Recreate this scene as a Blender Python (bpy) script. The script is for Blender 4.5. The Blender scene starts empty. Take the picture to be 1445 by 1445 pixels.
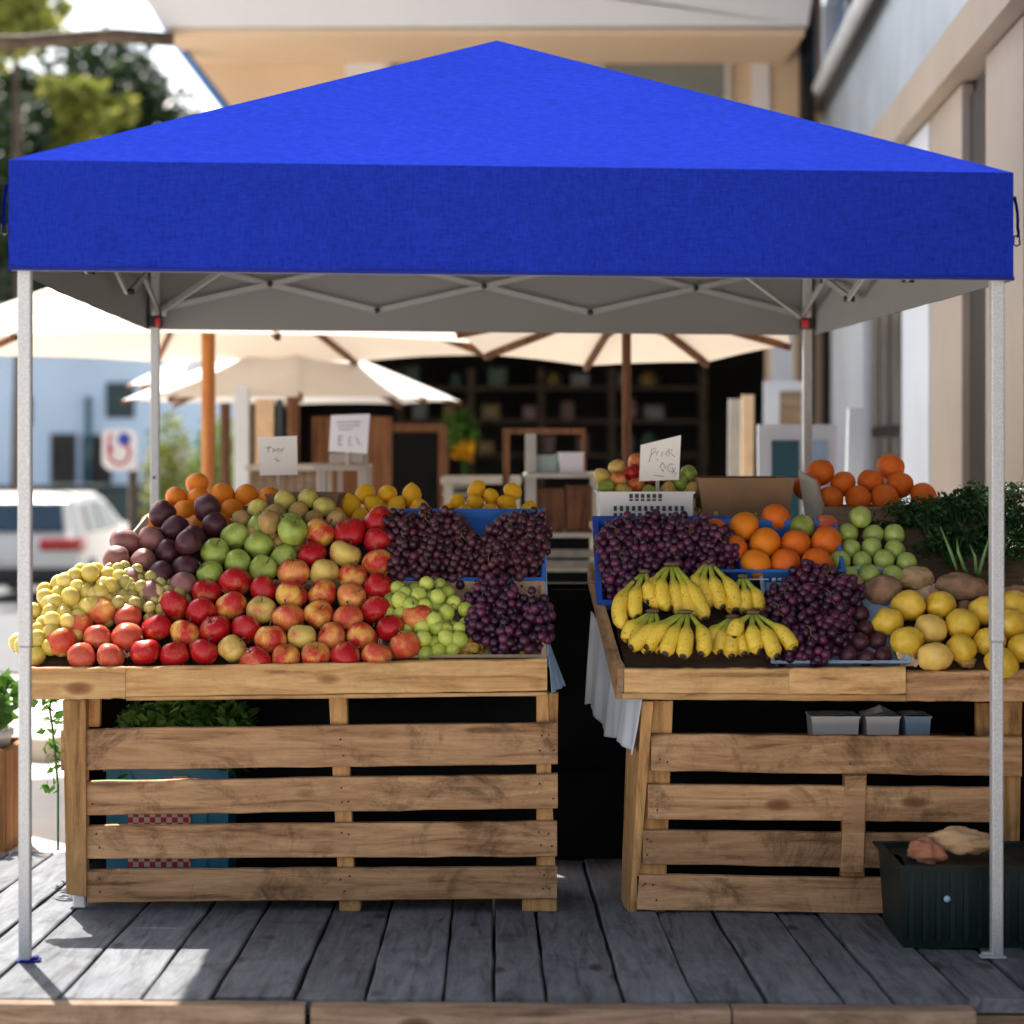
import bpy, math, random
from mathutils import Vector, Matrix, noise
R = math.radians
random.seed(7)
S = bpy.context.scene
COL = S.collection

# ------------------------------------------------------------------ camera, sky, sun, exposure
F, CX, YH, ZC = 2792.0, 722.5, 628.0, 1.305
cam = bpy.data.cameras.new('camera'); cam_o = bpy.data.objects.new('camera', cam); COL.objects.link(cam_o)
cam_o.location = (0, 0, ZC); cam_o.rotation_euler = (R(90), 0, 0)
cam.sensor_width = 36; cam.lens = F/1445*36; cam.shift_y = -(CX-YH)/1445
cam.clip_start = .05; cam.clip_end = 2000
cam.dof.use_dof = True; cam.dof.focus_distance = 5.75; cam.dof.aperture_fstop = 1.9
S.camera = cam_o
SUN_EL, SUN_AZ = 53.0, (-.40, .90)          # elevation; horizontal direction towards the sun (x, y)
W = bpy.data.worlds.new('World'); S.world = W; W.use_nodes = True
nt = W.node_tree; bg = nt.nodes['Background']
sky = nt.nodes.new('ShaderNodeTexSky'); sky.sky_type = 'NISHITA'; sky.sun_disc = False
sky.sun_elevation = R(SUN_EL); sky.sun_rotation = math.atan2(SUN_AZ[0], SUN_AZ[1])
sky.dust_density = 3.0; sky.air_density = 1.0; sky.ozone_density = .6
hs = nt.nodes.new('ShaderNodeHueSaturation'); hs.inputs['Saturation'].default_value = .55
nt.links.new(sky.outputs[0], hs.inputs['Color']); nt.links.new(hs.outputs[0], bg.inputs['Color'])
bg.inputs['Strength'].default_value = .095
sl = bpy.data.lights.new('sun', 'SUN'); sl.energy = 4.3; sl.angle = R(.5); sl.color = (1, .94, .85)
so = bpy.data.objects.new('sun', sl); COL.objects.link(so)
h = math.hypot(*SUN_AZ); ce = math.cos(R(SUN_EL))
to_sun = Vector((SUN_AZ[0]/h*ce, SUN_AZ[1]/h*ce, math.sin(R(SUN_EL))))
so.rotation_euler = to_sun.to_track_quat('Z', 'Y').to_euler(); so.location = to_sun*20
S.view_settings.view_transform = 'Standard'; S.view_settings.look = 'None'
S.view_settings.gamma = 1; S.view_settings.exposure = 1.68

# ------------------------------------------------------------------ helpers
def P(px, py, d): return Vector(((px-CX)/F*d, d, ZC-(py-YH)/F*d))
def XX(px, d): return (px-CX)/F*d
def ZZ(py, d): return ZC-(py-YH)/F*d
def gz(x, d):
    if d < 9: z = -.05*(d-5)
    elif d < 30: z = -.2-.035*(d-9)
    else: z = -.935
    return z-.006*x*(1 if abs(x) < 6 else 6/abs(x))
LOC = {}
def tag(o, label=None, cat=None, group=None, kind=None):
    if label: o['label'] = label
    if cat: o['category'] = cat
    if group: o['group'] = group
    if kind: o['kind'] = kind
    return o
def thing(name, label, cat, loc=(0, 0, 0), group=None):
    o = bpy.data.objects.new(name, None); COL.objects.link(o); o.location = loc; o.empty_display_size = .05
    LOC[o.name] = Vector(loc)
    return tag(o, label, cat, group)
class MB:
    def __init__(s): s.v = []; s.f = []; s.m = []; s.s = []
    def add(s, vs, fs, m=0, smooth=False):
        b = len(s.v); s.v += [Vector(v) for v in vs]
        for f in fs: s.f.append([b+i for i in f]); s.m.append(m); s.s.append(smooth)
        return s
    def hexa(s, p, m=0):      # 8 corners: bottom 4 ccw, top 4 ccw
        return s.add(p, [(3, 2, 1, 0), (4, 5, 6, 7), (0, 1, 5, 4), (1, 2, 6, 5), (2, 3, 7, 6), (3, 0, 4, 7)], m)
    def box(s, a, b, m=0, M=None, bev=0):
        x0, y0, z0 = a; x1, y1, z1 = b
        if bev:
            q = min(bev, abs(x1-x0)*.4, abs(y1-y0)*.4, abs(z1-z0)*.4)
            vs = []; 
            for x, sx in ((x0, 1), (x1, -1)):
                for y, sy in ((y0, 1), (y1, -1)):
                    for z, sz in ((z0, 1), (z1, -1)):
                        vs += [(x+sx*q, y+sy*q, z), (x+sx*q, y, z+sz*q), (x, y+sy*q, z+sz*q)]
            def c(i, j, k, w): return (i*4+j*2+k)*3+w
            fs = []
            fs.append([c(0,0,0,0), c(0,1,0,0), c(1,1,0,0), c(1,0,0,0)]); fs.append([c(0,0,1,0), c(1,0,1,0), c(1,1,1,0), c(0,1,1,0)])
            fs.append([c(0,0,0,1), c(1,0,0,1), c(1,0,1,1), c(0,0,1,1)]); fs.append([c(0,1,0,1), c(0,1,1,1), c(1,1,1,1), c(1,1,0,1)])
            fs.append([c(0,0,0,2), c(0,0,1,2), c(0,1,1,2), c(0,1,0,2)]); fs.append([c(1,0,0,2), c(1,1,0,2), c(1,1,1,2), c(1,0,1,2)])
            for j, k, fl in ((0,0,0), (0,1,1), (1,0,1), (1,1,0)):     # edges along x : between y-face(1) and z-face(0)
                f = [c(0,j,k,0), c(1,j,k,0), c(1,j,k,1), c(0,j,k,1)]; fs.append(f if not fl else f[::-1])
            for i, k, fl in ((0,0,1), (0,1,0), (1,0,0), (1,1,1)):     # along y : 0 and 2
                f = [c(i,0,k,0), c(i,1,k,0), c(i,1,k,2), c(i,0,k,2)]; fs.append(f if not fl else f[::-1])
            for i, j, fl in ((0,0,0), (0,1,1), (1,0,1), (1,1,0)):     # along z : 1 and 2
                f = [c(i,j,0,1), c(i,j,1,1), c(i,j,1,2), c(i,j,0,2)]; fs.append(f if not fl else f[::-1])
            for i in (0, 1):
                for j in (0, 1):
                    for k in (0, 1):
                        f = [c(i,j,k,0), c(i,j,k,1), c(i,j,k,2)]; fs.append(f if (i+j+k) % 2 == 0 else f[::-1])
        else:
            vs = [(x0,y0,z0), (x1,y0,z0), (x1,y1,z0), (x0,y1,z0), (x0,y0,z1), (x1,y0,z1), (x1,y1,z1), (x0,y1,z1)]
            fs = [(3,2,1,0), (4,5,6,7), (0,1,5,4), (1,2,6,5), (2,3,7,6), (3,0,4,7)]
        if M is not None: vs = [M @ Vector(v) for v in vs]
        return s.add(vs, fs, m)
    def tube(s, pts, rad, n=8, m=0, caps=True, smooth=True):
        pts = [Vector(p) for p in pts]; N = len(pts)
        if not hasattr(rad, '__len__'): rad = [rad]*N
        vs = []; fs = []; up = None
        for i, p in enumerate(pts):
            t = (pts[min(i+1, N-1)]-pts[max(i-1, 0)]).normalized()
            if up is None:
                up = Vector((0, 0, 1)) if abs(t.z) < .9 else Vector((1, 0, 0))
            a = t.cross(up).normalized(); b = a.cross(t).normalized(); up = b
            for k in range(n):
                w = 2*math.pi*k/n; vs.append(p+(a*math.cos(w)+b*math.sin(w))*rad[i])
        for i in range(N-1):
            for k in range(n):
                fs.append((i*n+k, i*n+(k+1) % n, (i+1)*n+(k+1) % n, (i+1)*n+k))
        if caps: fs += [tuple(range(n))[::-1], tuple((N-1)*n+k for k in range(n))]
        return s.add(vs, fs, m, smooth)
    def bar(s, a, b, w, t, m=0, up=(0, 0, 1)):    # rectangular bar w (sideways) x t (along up)
        a = Vector(a); b = Vector(b); d = (b-a).normalized(); u = Vector(up)
        x = d.cross(u)
        if x.length < 1e-4: x = d.cross(Vector((0, 1, 0)))
        x.normalize(); y = x.cross(d).normalized()
        p = []
        for q in (a, b):
            p += [q-x*w/2-y*t/2, q+x*w/2-y*t/2, q+x*w/2+y*t/2, q-x*w/2+y*t/2]
        return s.hexa(p, m)
    def lathe(s, prof, n=20, m=0, M=None, smooth=True):
        vs = []; fs = []; N = len(prof)
        for (r, z) in prof:
            for k in range(n):
                w = 2*math.pi*k/n; vs.append(Vector((r*math.cos(w), r*math.sin(w), z)))
        for i in range(N-1):
            for k in range(n): fs.append((i*n+k, i*n+(k+1) % n, (i+1)*n+(k+1) % n, (i+1)*n+k))
        if M is not None: vs = [M @ v for v in vs]
        return s.add(vs, fs, m, smooth)
    def sheet(s, fn, nu, nv, m=0, smooth=True):
        vs = [fn(i/nu, j/nv) for j in range(nv+1) for i in range(nu+1)]
        fs = [(j*(nu+1)+i, j*(nu+1)+i+1, (j+1)*(nu+1)+i+1, (j+1)*(nu+1)+i) for j in range(nv) for i in range(nu)]
        return s.add(vs, fs, m, smooth)
    def poly(s, pts, dvec, m=0):                  # polygon swept by dvec
        n = len(pts); d = Vector(dvec); a = [Vector(p) for p in pts]
        s.add(a+[p+d for p in a], [tuple(range(n)), tuple(range(2*n-1, n-1, -1))]+[((i+1) % n, i, n+i, n+(i+1) % n) for i in range(n)], m)
        return s
    def ico(s, c, r, sub=2, m=0, M=None):
        vs, fs = ICO[sub]
        c = Vector(c)
        if M is None: vv = [c+v*r for v in vs]
        else: vv = [c+M @ (v*r) for v in vs]
        return s.add(vv, fs, m, True)
    def mesh(s, name, mats, off=None):
        me = bpy.data.meshes.new(name)
        o = off or Vector((0, 0, 0))
        me.from_pydata([v-o for v in s.v], [], s.f)
        for x in (mats if isinstance(mats, (list, tuple)) else [mats]): me.materials.append(x)
        me.polygons.foreach_set('material_index', s.m); me.polygons.foreach_set('use_smooth', s.s)
        me.update(); return me
    def build(s, name, mats, parent=None, local=False, loc=None, fixn=False):
        off = Vector((0, 0, 0))
        if parent is not None and not local: off = WL(parent)
        if loc is not None: off = off+(Vector(loc)-off if not local else Vector((0, 0, 0)))
        me = s.mesh(name, mats, off)
        if fixn:
            import bmesh
            bm = bmesh.new(); bm.from_mesh(me); bmesh.ops.recalc_face_normals(bm, faces=bm.faces); bm.to_mesh(me); bm.free()
        o = bpy.data.objects.new(name, me); COL.objects.link(o)
        if parent is not None: o.parent = parent
        if loc is not None and not local:
            o.location = Vector(loc)-(WL(parent) if parent is not None else Vector((0, 0, 0)))
        LOC[o.name] = off.copy()
        return o
def WL(o):
    return LOC.get(o.name, Vector((0, 0, 0)))
def own(mb, name, mats, label=None, cat=None, group=None, kind=None, fixn=False):   # one-mesh thing with its origin at its base
    xs = [v.x for v in mb.v]; ys = [v.y for v in mb.v]; zs = [v.z for v in mb.v]
    return tag(mb.build(name, mats, None, loc=((min(xs)+max(xs))/2, (min(ys)+max(ys))/2, min(zs)), fixn=fixn), label, cat, group, kind)
def make_ico(sub):
    t = (1+5**.5)/2
    v = [Vector(p).normalized() for p in ((-1,t,0),(1,t,0),(-1,-t,0),(1,-t,0),(0,-1,t),(0,1,t),(0,-1,-t),(0,1,-t),(t,0,-1),(t,0,1),(-t,0,-1),(-t,0,1))]
    f = [(0,11,5),(0,5,1),(0,1,7),(0,7,10),(0,10,11),(1,5,9),(5,11,4),(11,10,2),(10,7,6),(7,1,8),(3,9,4),(3,4,2),(3,2,6),(3,6,8),(3,8,9),(4,9,5),(2,4,11),(6,2,10),(8,6,7),(9,8,1)]
    for _ in range(sub-1):
        c = {}; nf = []
        def mid(a, b):
            k = (min(a, b), max(a, b))
            if k not in c: v.append(((v[a]+v[b])/2).normalized()); c[k] = len(v)-1
            return c[k]
        for a, b, d in f:
            x, y, z = mid(a, b), mid(b, d), mid(d, a); nf += [(a, x, z), (b, y, x), (d, z, y), (x, y, z)]
        f = nf
    return v, f
ICO = {k: make_ico(k) for k in (2, 3, 4)}

# ------------------------------------------------------------------ materials
def nodes(name):
    m = bpy.data.materials.new(name); m.use_nodes = True
    t = m.node_tree; return m, t, t.nodes['Principled BSDF'], t.nodes.new, t.links.new
def setb(b, **k):
    for a, v in k.items(): b.inputs[a.replace('_', ' ')].default_value = v
def coords(t, N, L, scale=(1, 1, 1), rnd=True, kind='Object'):
    tc = N('ShaderNodeTexCoord'); mp = N('ShaderNodeMapping'); mp.inputs['Scale'].default_value = scale
    L(tc.outputs[kind], mp.inputs['Vector'])
    if rnd:
        oi = N('ShaderNodeObjectInfo'); mu = N('ShaderNodeMath'); mu.operation = 'MULTIPLY'; mu.inputs[1].default_value = 37.0
        L(oi.outputs['Random'], mu.inputs[0]); L(mu.outputs[0], mp.inputs['Location'])
    return mp.outputs[0]
def noise_n(N, L, vec, scale, detail=4, rough=.55, dist=0):
    n = N('ShaderNodeTexNoise'); n.inputs['Scale'].default_value = scale; n.inputs['Detail'].default_value = detail
    n.inputs['Roughness'].default_value = rough; n.inputs['Distortion'].default_value = dist
    L(vec, n.inputs['Vector']); return n.outputs['Fac']
def ramp(N, L, fac, stops, interp='LINEAR'):
    r = N('ShaderNodeValToRGB'); cr = r.color_ramp; cr.interpolation = interp
    while len(cr.elements) < len(stops): cr.elements.new(.5)
    for e, (p, c) in zip(cr.elements, stops):
        e.position = p; e.color = (c, c, c, 1) if not hasattr(c, '__len__') else (*c[:3], 1)
    L(fac, r.inputs['Fac']); return r.outputs['Color']
def mix(N, L, fac, a, b, mode='MIX'):
    x = N('ShaderNodeMix'); x.data_type = 'RGBA'; x.blend_type = mode
    for s, v in ((0, fac), (6, a), (7, b)):
        if hasattr(v, 'node'): L(v, x.inputs[s])
        elif s == 0: x.inputs[0].default_value = v
        else: x.inputs[s].default_value = (*v[:3], 1)
    return x.outputs[2]
def bump(N, L, b, hgt, strength=.3, dist=.01):
    n = N('ShaderNodeBump'); n.inputs['Strength'].default_value = strength; n.inputs['Distance'].default_value = dist
    L(hgt, n.inputs['Height']); L(n.outputs[0], b.inputs['Normal'])
def pm(name, c, rough=.6, var=.18, scale=6, bmp=0, metal=0, spec=.5, c2=None, sub=0, hue=0):
    m, t, b, N, L = nodes(name)
    v = coords(t, N, L)
    f = noise_n(N, L, v, scale, 5)
    lo = [x*(1-var) for x in c]; hi = c2 or [min(1, x*(1+var)) for x in c]
    col = ramp(N, L, f, [(.3, lo), (.7, hi)])
    if hue:
        oi = N('ShaderNodeObjectInfo'); h = N('ShaderNodeHueSaturation'); mr = N('ShaderNodeMapRange')
        mr.inputs['To Min'].default_value = 1-hue; mr.inputs['To Max'].default_value = 1+hue
        L(oi.outputs['Random'], mr.inputs['Value']); L(mr.outputs[0], h.inputs['Value']); L(col, h.inputs['Color']); col = h.outputs[0]
    L(col, b.inputs['Base Color']); setb(b, Roughness=rough, Metallic=metal, Specular_IOR_Level=spec)
    if sub:
        setb(b, Subsurface_Weight=sub, Subsurface_Radius=(.012, .006, .003), Subsurface_Scale=1.0)
    if bmp: bump(N, L, b, noise_n(N, L, v, scale*6, 6), bmp, .01)
    return m
def wood(name, light, dark, axis=0, stain=.5, knots=True, rough=.75, grain=1.0, island=False):
    m, t, b, N, L = nodes(name)
    sc = [9*grain]*3; sc[axis] = .9*grain
    tc = N('ShaderNodeTexCoord'); oi = N('ShaderNodeObjectInfo')
    add = N('ShaderNodeVectorMath'); add.operation = 'ADD'; L(tc.outputs['Object'], add.inputs[0])
    mu = N('ShaderNodeMath'); mu.operation = 'MULTIPLY'; mu.inputs[1].default_value = 23.7
    if island:
        ge = N('ShaderNodeNewGeometry'); rnd = ge.outputs['Random Per Island']
    else: rnd = oi.outputs['Random']
    L(rnd, mu.inputs[0]); L(mu.outputs[0], add.inputs[1])
    base = add.outputs[0]
    mp = N('ShaderNodeMapping'); mp.inputs['Scale'].default_value = sc; L(base, mp.inputs['Vector']); v = mp.outputs[0]
    g1 = noise_n(N, L, v, 3.2, 8, .62, 1.1)
    g2 = noise_n(N, L, v, 14, 5, .7, .2)
    col = ramp(N, L, g1, [(.32, [x*.55 for x in dark]), (.40, dark), (.52, [(a+b_)/2 for a, b_ in zip(light, dark)]), (.68, light)])
    fine = ramp(N, L, g2, [(.3, .72), (.62, 1.0)])
    col = mix(N, L, .75, col, fine, 'MULTIPLY')
    # saw marks across the board
    sm = [3]*3; sm[axis] = 85
    mp2 = N('ShaderNodeMapping'); mp2.inputs['Scale'].default_value = sm; L(base, mp2.inputs['Vector'])
    saw = ramp(N, L, noise_n(N, L, mp2.outputs[0], 1.0, 3), [(.32, .78), (.5, 1.0)])
    col = mix(N, L, .16, col, saw, 'MULTIPLY')
    if stain:
        st = noise_n(N, L, base, 4.6, 12, .78, .6)
        k = ramp(N, L, st, [(.50, 0), (.66, 1)])
        mk = N('ShaderNodeMath'); mk.operation = 'MULTIPLY'; mk.inputs[1].default_value = stain; L(k, mk.inputs[0])
        col = mix(N, L, mk.outputs[0], col, [x*.16 for x in dark])
    if knots:
        vs = [7]*3; vs[axis] = 3.2
        mp3 = N('ShaderNodeMapping'); mp3.inputs['Scale'].default_value = vs; L(base, mp3.inputs['Vector'])
        vo = N('ShaderNodeTexVoronoi'); vo.inputs['Scale'].default_value = 1.0; vo.inputs['Randomness'].default_value = 1.0; L(mp3.outputs[0], vo.inputs['Vector'])
        kn = ramp(N, L, vo.outputs['Distance'], [(.03, 1), (.10, .75), (.16, 0)])
        col = mix(N, L, kn, col, (dark[0]*.4, dark[1]*.3, dark[2]*.25))
    hv = N('ShaderNodeHueSaturation'); mr = N('ShaderNodeMapRange'); mr.inputs['To Min'].default_value = .78; mr.inputs['To Max'].default_value = 1.15
    L(rnd, mr.inputs['Value']); L(mr.outputs[0], hv.inputs['Value']); L(col, hv.inputs['Color'])
    L(hv.outputs[0], b.inputs['Base Color']); setb(b, Roughness=rough, Specular_IOR_Level=.25)
    bump(N, L, b, g2, .35, .004)
    return m
def apple_mat(name, red, under, cover, lent=True):
    m, t, b, N, L = nodes(name)
    v = coords(t, N, L, (1, 1, 1)); vs = coords(t, N, L, (5, 5, .7))
    big = noise_n(N, L, v, .75, 2)
    streak = noise_n(N, L, vs, 2.2, 5, .6, .3)
    a = N('ShaderNodeMath'); a.operation = 'MULTIPLY_ADD'; a.inputs[1].default_value = .4; L(streak, a.inputs[0]); L(big, a.inputs[2])
    f = ramp(N, L, a.outputs[0], [(cover, 0), (min(.99, cover+.26), 1)])
    rd = ramp(N, L, streak, [(.3, [x*.6 for x in red]), (.7, red)])
    col = mix(N, L, f, under, rd)
    vo = N('ShaderNodeTexVoronoi'); vo.inputs['Scale'].default_value = 9; L(v, vo.inputs['Vector'])
    sp = ramp(N, L, vo.outputs['Distance'], [(.1, 1), (.22, 0)])
    sm = N('ShaderNodeMath'); sm.operation = 'MULTIPLY'; sm.inputs[1].default_value = .22; L(sp, sm.inputs[0])
    col = mix(N, L, sm.outputs[0], col, (.75, .55, .28))
    L(col, b.inputs['Base Color']); setb(b, Roughness=.32, Specular_IOR_Level=.3)
    rr = ramp(N, L, big, [(.3, .2), (.7, .34)]); L(rr, b.inputs['Roughness'])
    return m
def citrus_mat(name, c1, c2, rough=.42):
    m, t, b, N, L = nodes(name)
    v = coords(t, N, L)
    col = ramp(N, L, noise_n(N, L, v, 1.1, 4), [(.3, c1), (.7, c2)])
    L(col, b.inputs['Base Color']); setb(b, Roughness=rough, Specular_IOR_Level=.28)
    vo = N('ShaderNodeTexVoronoi'); vo.inputs['Scale'].default_value = 20; L(v, vo.inputs['Vector'])
    bump(N, L, b, vo.outputs['Distance'], .22, .05)
    return m
def grape_mat(name, stops, bloom, rough=.3, sub=0.0, bs=45):
    m, t, b, N, L = nodes(name)
    ge = N('ShaderNodeNewGeometry'); v = coords(t, N, L)
    col = ramp(N, L, ge.outputs['Random Per Island'], stops)
    bl = ramp(N, L, noise_n(N, L, v, bs, 4), [(.48, 0), (.8, .45)])
    col = mix(N, L, bl, col, bloom)
    L(col, b.inputs['Base Color']); setb(b, Roughness=rough, Specular_IOR_Level=.38)
    if sub: setb(b, Subsurface_Weight=sub, Subsurface_Radius=(.01, .009, .003), Subsurface_Scale=1.0)
    return m
def leaf_mat(name, c1, c2, trans=.35, rough=.5):
    m, t, b, N, L = nodes(name)
    ge = N('ShaderNodeNewGeometry')
    col = ramp(N, L, ge.outputs['Random Per Island'], [(0, c1), (1, c2)])
    L(col, b.inputs['Base Color']); setb(b, Roughness=rough, Specular_IOR_Level=.3)
    tr = N('ShaderNodeBsdfTranslucent'); L(col, tr.inputs['Color']); mx = N('ShaderNodeMixShader'); mx.inputs[0].default_value = trans
    L(b.outputs[0], mx.inputs[1]); L(tr.outputs[0], mx.inputs[2]); L(mx.outputs[0], t.nodes['Material Output'].inputs['Surface'])
    return m
def cloth_mat(name, c, trans=.0, rough=.85, weave=0, var=.08, tc=None, spec=.25):
    m, t, b, N, L = nodes(name)
    v = coords(t, N, L, rnd=False)
    f = noise_n(N, L, v, 3, 4)
    col = ramp(N, L, f, [(.3, [x*(1-var) for x in c]), (.7, [min(1, x*(1+var)) for x in c])])
    if weave:
        def th(sc):
            mp = N('ShaderNodeMapping'); mp.inputs['Scale'].default_value = sc; tcn = N('ShaderNodeTexCoord'); L(tcn.outputs['Object'], mp.inputs['Vector'])
            return noise_n(N, L, mp.outputs[0], 1.0, 3, .7)
        a = th((330, 330, 34)); d = th((34, 34, 330))
        ad = N('ShaderNodeMath'); ad.operation = 'ADD'; L(a, ad.inputs[0]); L(d, ad.inputs[1])
        k = ramp(N, L, ad.outputs[0], [(.36, .6), (.64, 1.45)])
        rp = k.node; rp.color_ramp.elements[0].position = .8; rp.color_ramp.elements[1].position = 1.0
        mr = N('ShaderNodeMapRange'); mr.inputs['From Min'].default_value = .7; mr.inputs['From Max'].default_value = 1.3
        mr.inputs['To Min'].default_value = 1-weave; mr.inputs['To Max'].default_value = 1+weave; L(ad.outputs[0], mr.inputs['Value'])
        hv = N('ShaderNodeHueSaturation'); L(mr.outputs[0], hv.inputs['Value']); L(col, hv.inputs['Color']); col = hv.outputs[0]
        bump(N, L, b, ad.outputs[0], .25, .002)
    L(col, b.inputs['Base Color']); setb(b, Roughness=rough, Specular_IOR_Level=spec)
    if trans:
        tr = N('ShaderNodeBsdfTranslucent'); tr.inputs['Color'].default_value = (*(tc or c), 1)
        mx = N('ShaderNodeMixShader'); mx.inputs[0].default_value = trans
        L(b.outputs[0], mx.inputs[1]); L(tr.outputs[0], mx.inputs[2]); L(mx.outputs[0], t.nodes['Material Output'].inputs['Surface'])
    return m
M = {}
M['pine'] = wood('pine board', (.74, .46, .20), (.54, .285, .11), 0, .35)
M['pallet'] = wood('pallet slat wood', (.64, .375, .19), (.40, .205, .095), 0, .85)
M['palletz'] = wood('pallet post wood', (.66, .37, .15), (.42, .215, .075), 2, .4)
M['pallety'] = wood('side board wood', (.40, .24, .12), (.26, .14, .065), 1, .4)
M['oldwood'] = wood('greyed crate wood', (.34, .25, .17), (.2, .13, .08), 0, .3)
M['deck'] = wood('weathered deck boards', (.17, .18, .20), (.095, .102, .118), 1, .5, True, .72, 1.0, True)
M['fascia'] = wood('deck edge timber', (.30, .21, .145), (.16, .10, .065), 0, .5)
M['brown'] = wood('brown wood', (.22, .10, .045), (.12, .05, .022), 2, .1, False)
M['orangewood'] = wood('varnished pole wood', (.48, .19, .05), (.33, .11, .03), 2, 0, False, .5)
M['palewood'] = pm('pale painted wood', (.42, .39, .33), .7, .12, 9)
M['blue'] = cloth_mat('blue canopy polyester', (.0105, .0245, .262), 0, .95, .32, .03, None, 0.0)
M['bluehem'] = cloth_mat('blue canopy hem', (.004, .012, .15), 0, .8)
M['silver'] = pm('grey canopy lining', (.20, .20, .205), .75, .03, 2)
m, t, b, N, L = nodes('hammered grey steel')
v = coords(t, N, L, rnd=False); f = noise_n(N, L, v, 260, 2, .6)
L(ramp(N, L, f, [(.35, (.36, .36, .365)), (.65, (.52, .52, .525))]), b.inputs['Base Color']); setb(b, Roughness=.45, Metallic=.25); bump(N, L, b, f, .3, .002)
M['steel'] = m
M['bar'] = pm('grey truss bar', (.28, .28, .285), .5, .06, 20, 0, .2)
M['black'] = pm('black plastic', (.012, .012, .013), .45, .2, 20)
M['red'] = pm('red plastic', (.55, .03, .03), .4, .1, 10)
M['dark'] = pm('black backing tarpaulin', (.010, .010, .010), .9, .3, 4, 0, 0, .1)  # also for sheets added to blacken the shade under the stalls
M['card'] = pm('brown cardboard', (.23, .13, .07), .85, .12, 8, .1)
M['cardlight'] = pm('light cardboard', (.44, .29, .17), .85, .12, 8, .1)
M['paper'] = pm('white paper', (.78, .74, .70), .8, .05, 6)
M['papertan'] = pm('kraft wrapping paper', (.62, .44, .28), .85, .12, 14, .2)
M['ink'] = pm('grey ink', (.16, .15, .15), .8, .1, 10)
M['crateblue'] = pm('blue plastic crate', (.012, .06, .32), .38, .12, 7)
M['boxblue'] = pm('printed blue card', (.03, .14, .46), .6, .12, 12)
M['boxpale'] = pm('pale blue card', (.30, .42, .56), .7, .14, 10)
M['cyan'] = pm('cyan plastic crate', (.03, .26, .46), .4, .1, 7)
M['whitepl'] = pm('white plastic', (.74, .71, .69), .5, .05, 7)
M['gcrate'] = pm('dark green plastic crate', (.0035, .013, .012), .5, .3, 9, 0, 0, .25)
M['applered'] = apple_mat('deep red apple skin', (.50, .008, .014), (.60, .22, .05), .40)
M['applemix'] = apple_mat('red and yellow apple skin', (.58, .025, .022), (.74, .42, .08), .54)
M['appleor'] = apple_mat('orange blush apple skin', (.64, .075, .035), (.78, .36, .09), .52)
M['appleyel'] = apple_mat('yellow apple skin', (.55, .12, .04), (.62, .44, .11), .72)
M['applegrn'] = apple_mat('green apple skin', (.26, .33, .05), (.36, .43, .09), .55)
M['peach'] = apple_mat('coral peach skin', (.60, .09, .05), (.70, .32, .12), .42)
M['stalk'] = pm('brown stalk', (.10, .065, .03), .8)
M['orange'] = citrus_mat('orange peel', (.70, .17, .006), (.80, .25, .012))
M['orangered'] = citrus_mat('deep orange peel', (.62, .10, .006), (.74, .17, .012))
M['lemon'] = citrus_mat('lemon peel', (.80, .37, .008), (.88, .48, .015))
M['plum'] = grape_mat('dark plum skin', [(0, (.030, .006, .012)), (1, (.07, .015, .022))], (.10, .045, .055), .45, 0, 1.4)
M['plumbr'] = pm('brown plum skin', (.22, .085, .075), .5, .2, 1.4)  # sunlit tone of the left plums put into the skin colour
M['kiwi'] = pm('brown yellow pear skin', (.36, .22, .07), .65, .25, 1.6, 0, 0, .4, None, 0, .15)
M['pearyel'] = pm('yellow green pear skin', (.46, .38, .07), .5, .2, 1.5)
M['gageskin'] = pm('green gage skin', (.30, .38, .085), .36, .16, 1.6)
M['potato'] = pm('brown root skin', (.27, .155, .09), .85, .3, 26, .35)
M['potatotan'] = pm('tan root skin', (.40, .26, .13), .8, .2, 26, .25)
M['mango'] = pm('yellow quince skin', (.72, .43, .03), .42, .15, 1.3, .04, 0, .5, (.80, .54, .06))
M['mangopale'] = pm('peach yellow quince skin', (.80, .52, .12), .45, .12, 1.3, .04)
M['overripe'] = pm('overripe yellow skin', (.10, .045, .012), .5, .5, 40, .1, 0, .5, (.62, .36, .04))
M['purple'] = grape_mat('purple grape skin', [(0, (.016, .003, .013)), (.6, (.048, .008, .030)), (1, (.11, .018, .05))], (.10, .05, .105))
M['purpled'] = grape_mat('red brown grape skin', [(0, (.020, .005, .010)), (.6, (.055, .012, .022)), (1, (.11, .028, .042))], (.11, .055, .075))
M['ggrape'] = grape_mat('green grape skin', [(0, (.34, .40, .05)), (1, (.54, .58, .10))], (.62, .64, .3), .28, .25)
M['ygrape'] = grape_mat('yellow grape skin', [(0, (.52, .38, .06)), (1, (.72, .56, .14))], (.75, .66, .34), .28, .3)
M['ograpes'] = grape_mat('olive grape skin', [(0, (.34, .27, .07)), (1, (.50, .43, .13))], (.55, .5, .25), .32, .2)
M['vine'] = pm('grape stem', (.16, .13, .045), .8)
m, t, b, N, L = nodes('banana peel')
v = coords(t, N, L)
at = N('ShaderNodeAttribute'); at.attribute_name = 'along'
c0 = ramp(N, L, at.outputs['Fac'], [(0, (.16, .10, .035)), (.035, (.24, .31, .04)), (.22, (.44, .45, .045)), (.42, (.80, .56, .055)), (.90, (.82, .55, .05)), (.935, (.34, .19, .03)), (.955, (.02, .013, .008))])
sp = ramp(N, L, noise_n(N, L, v, 95, 6, .7), [(.58, 0), (.65, 1)])
mk = N('ShaderNodeMath'); mk.operation = 'MULTIPLY'; mk.inputs[1].default_value = .75; L(sp, mk.inputs[0])
c1 = mix(N, L, mk.outputs[0], c0, (.10, .05, .015))
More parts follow.
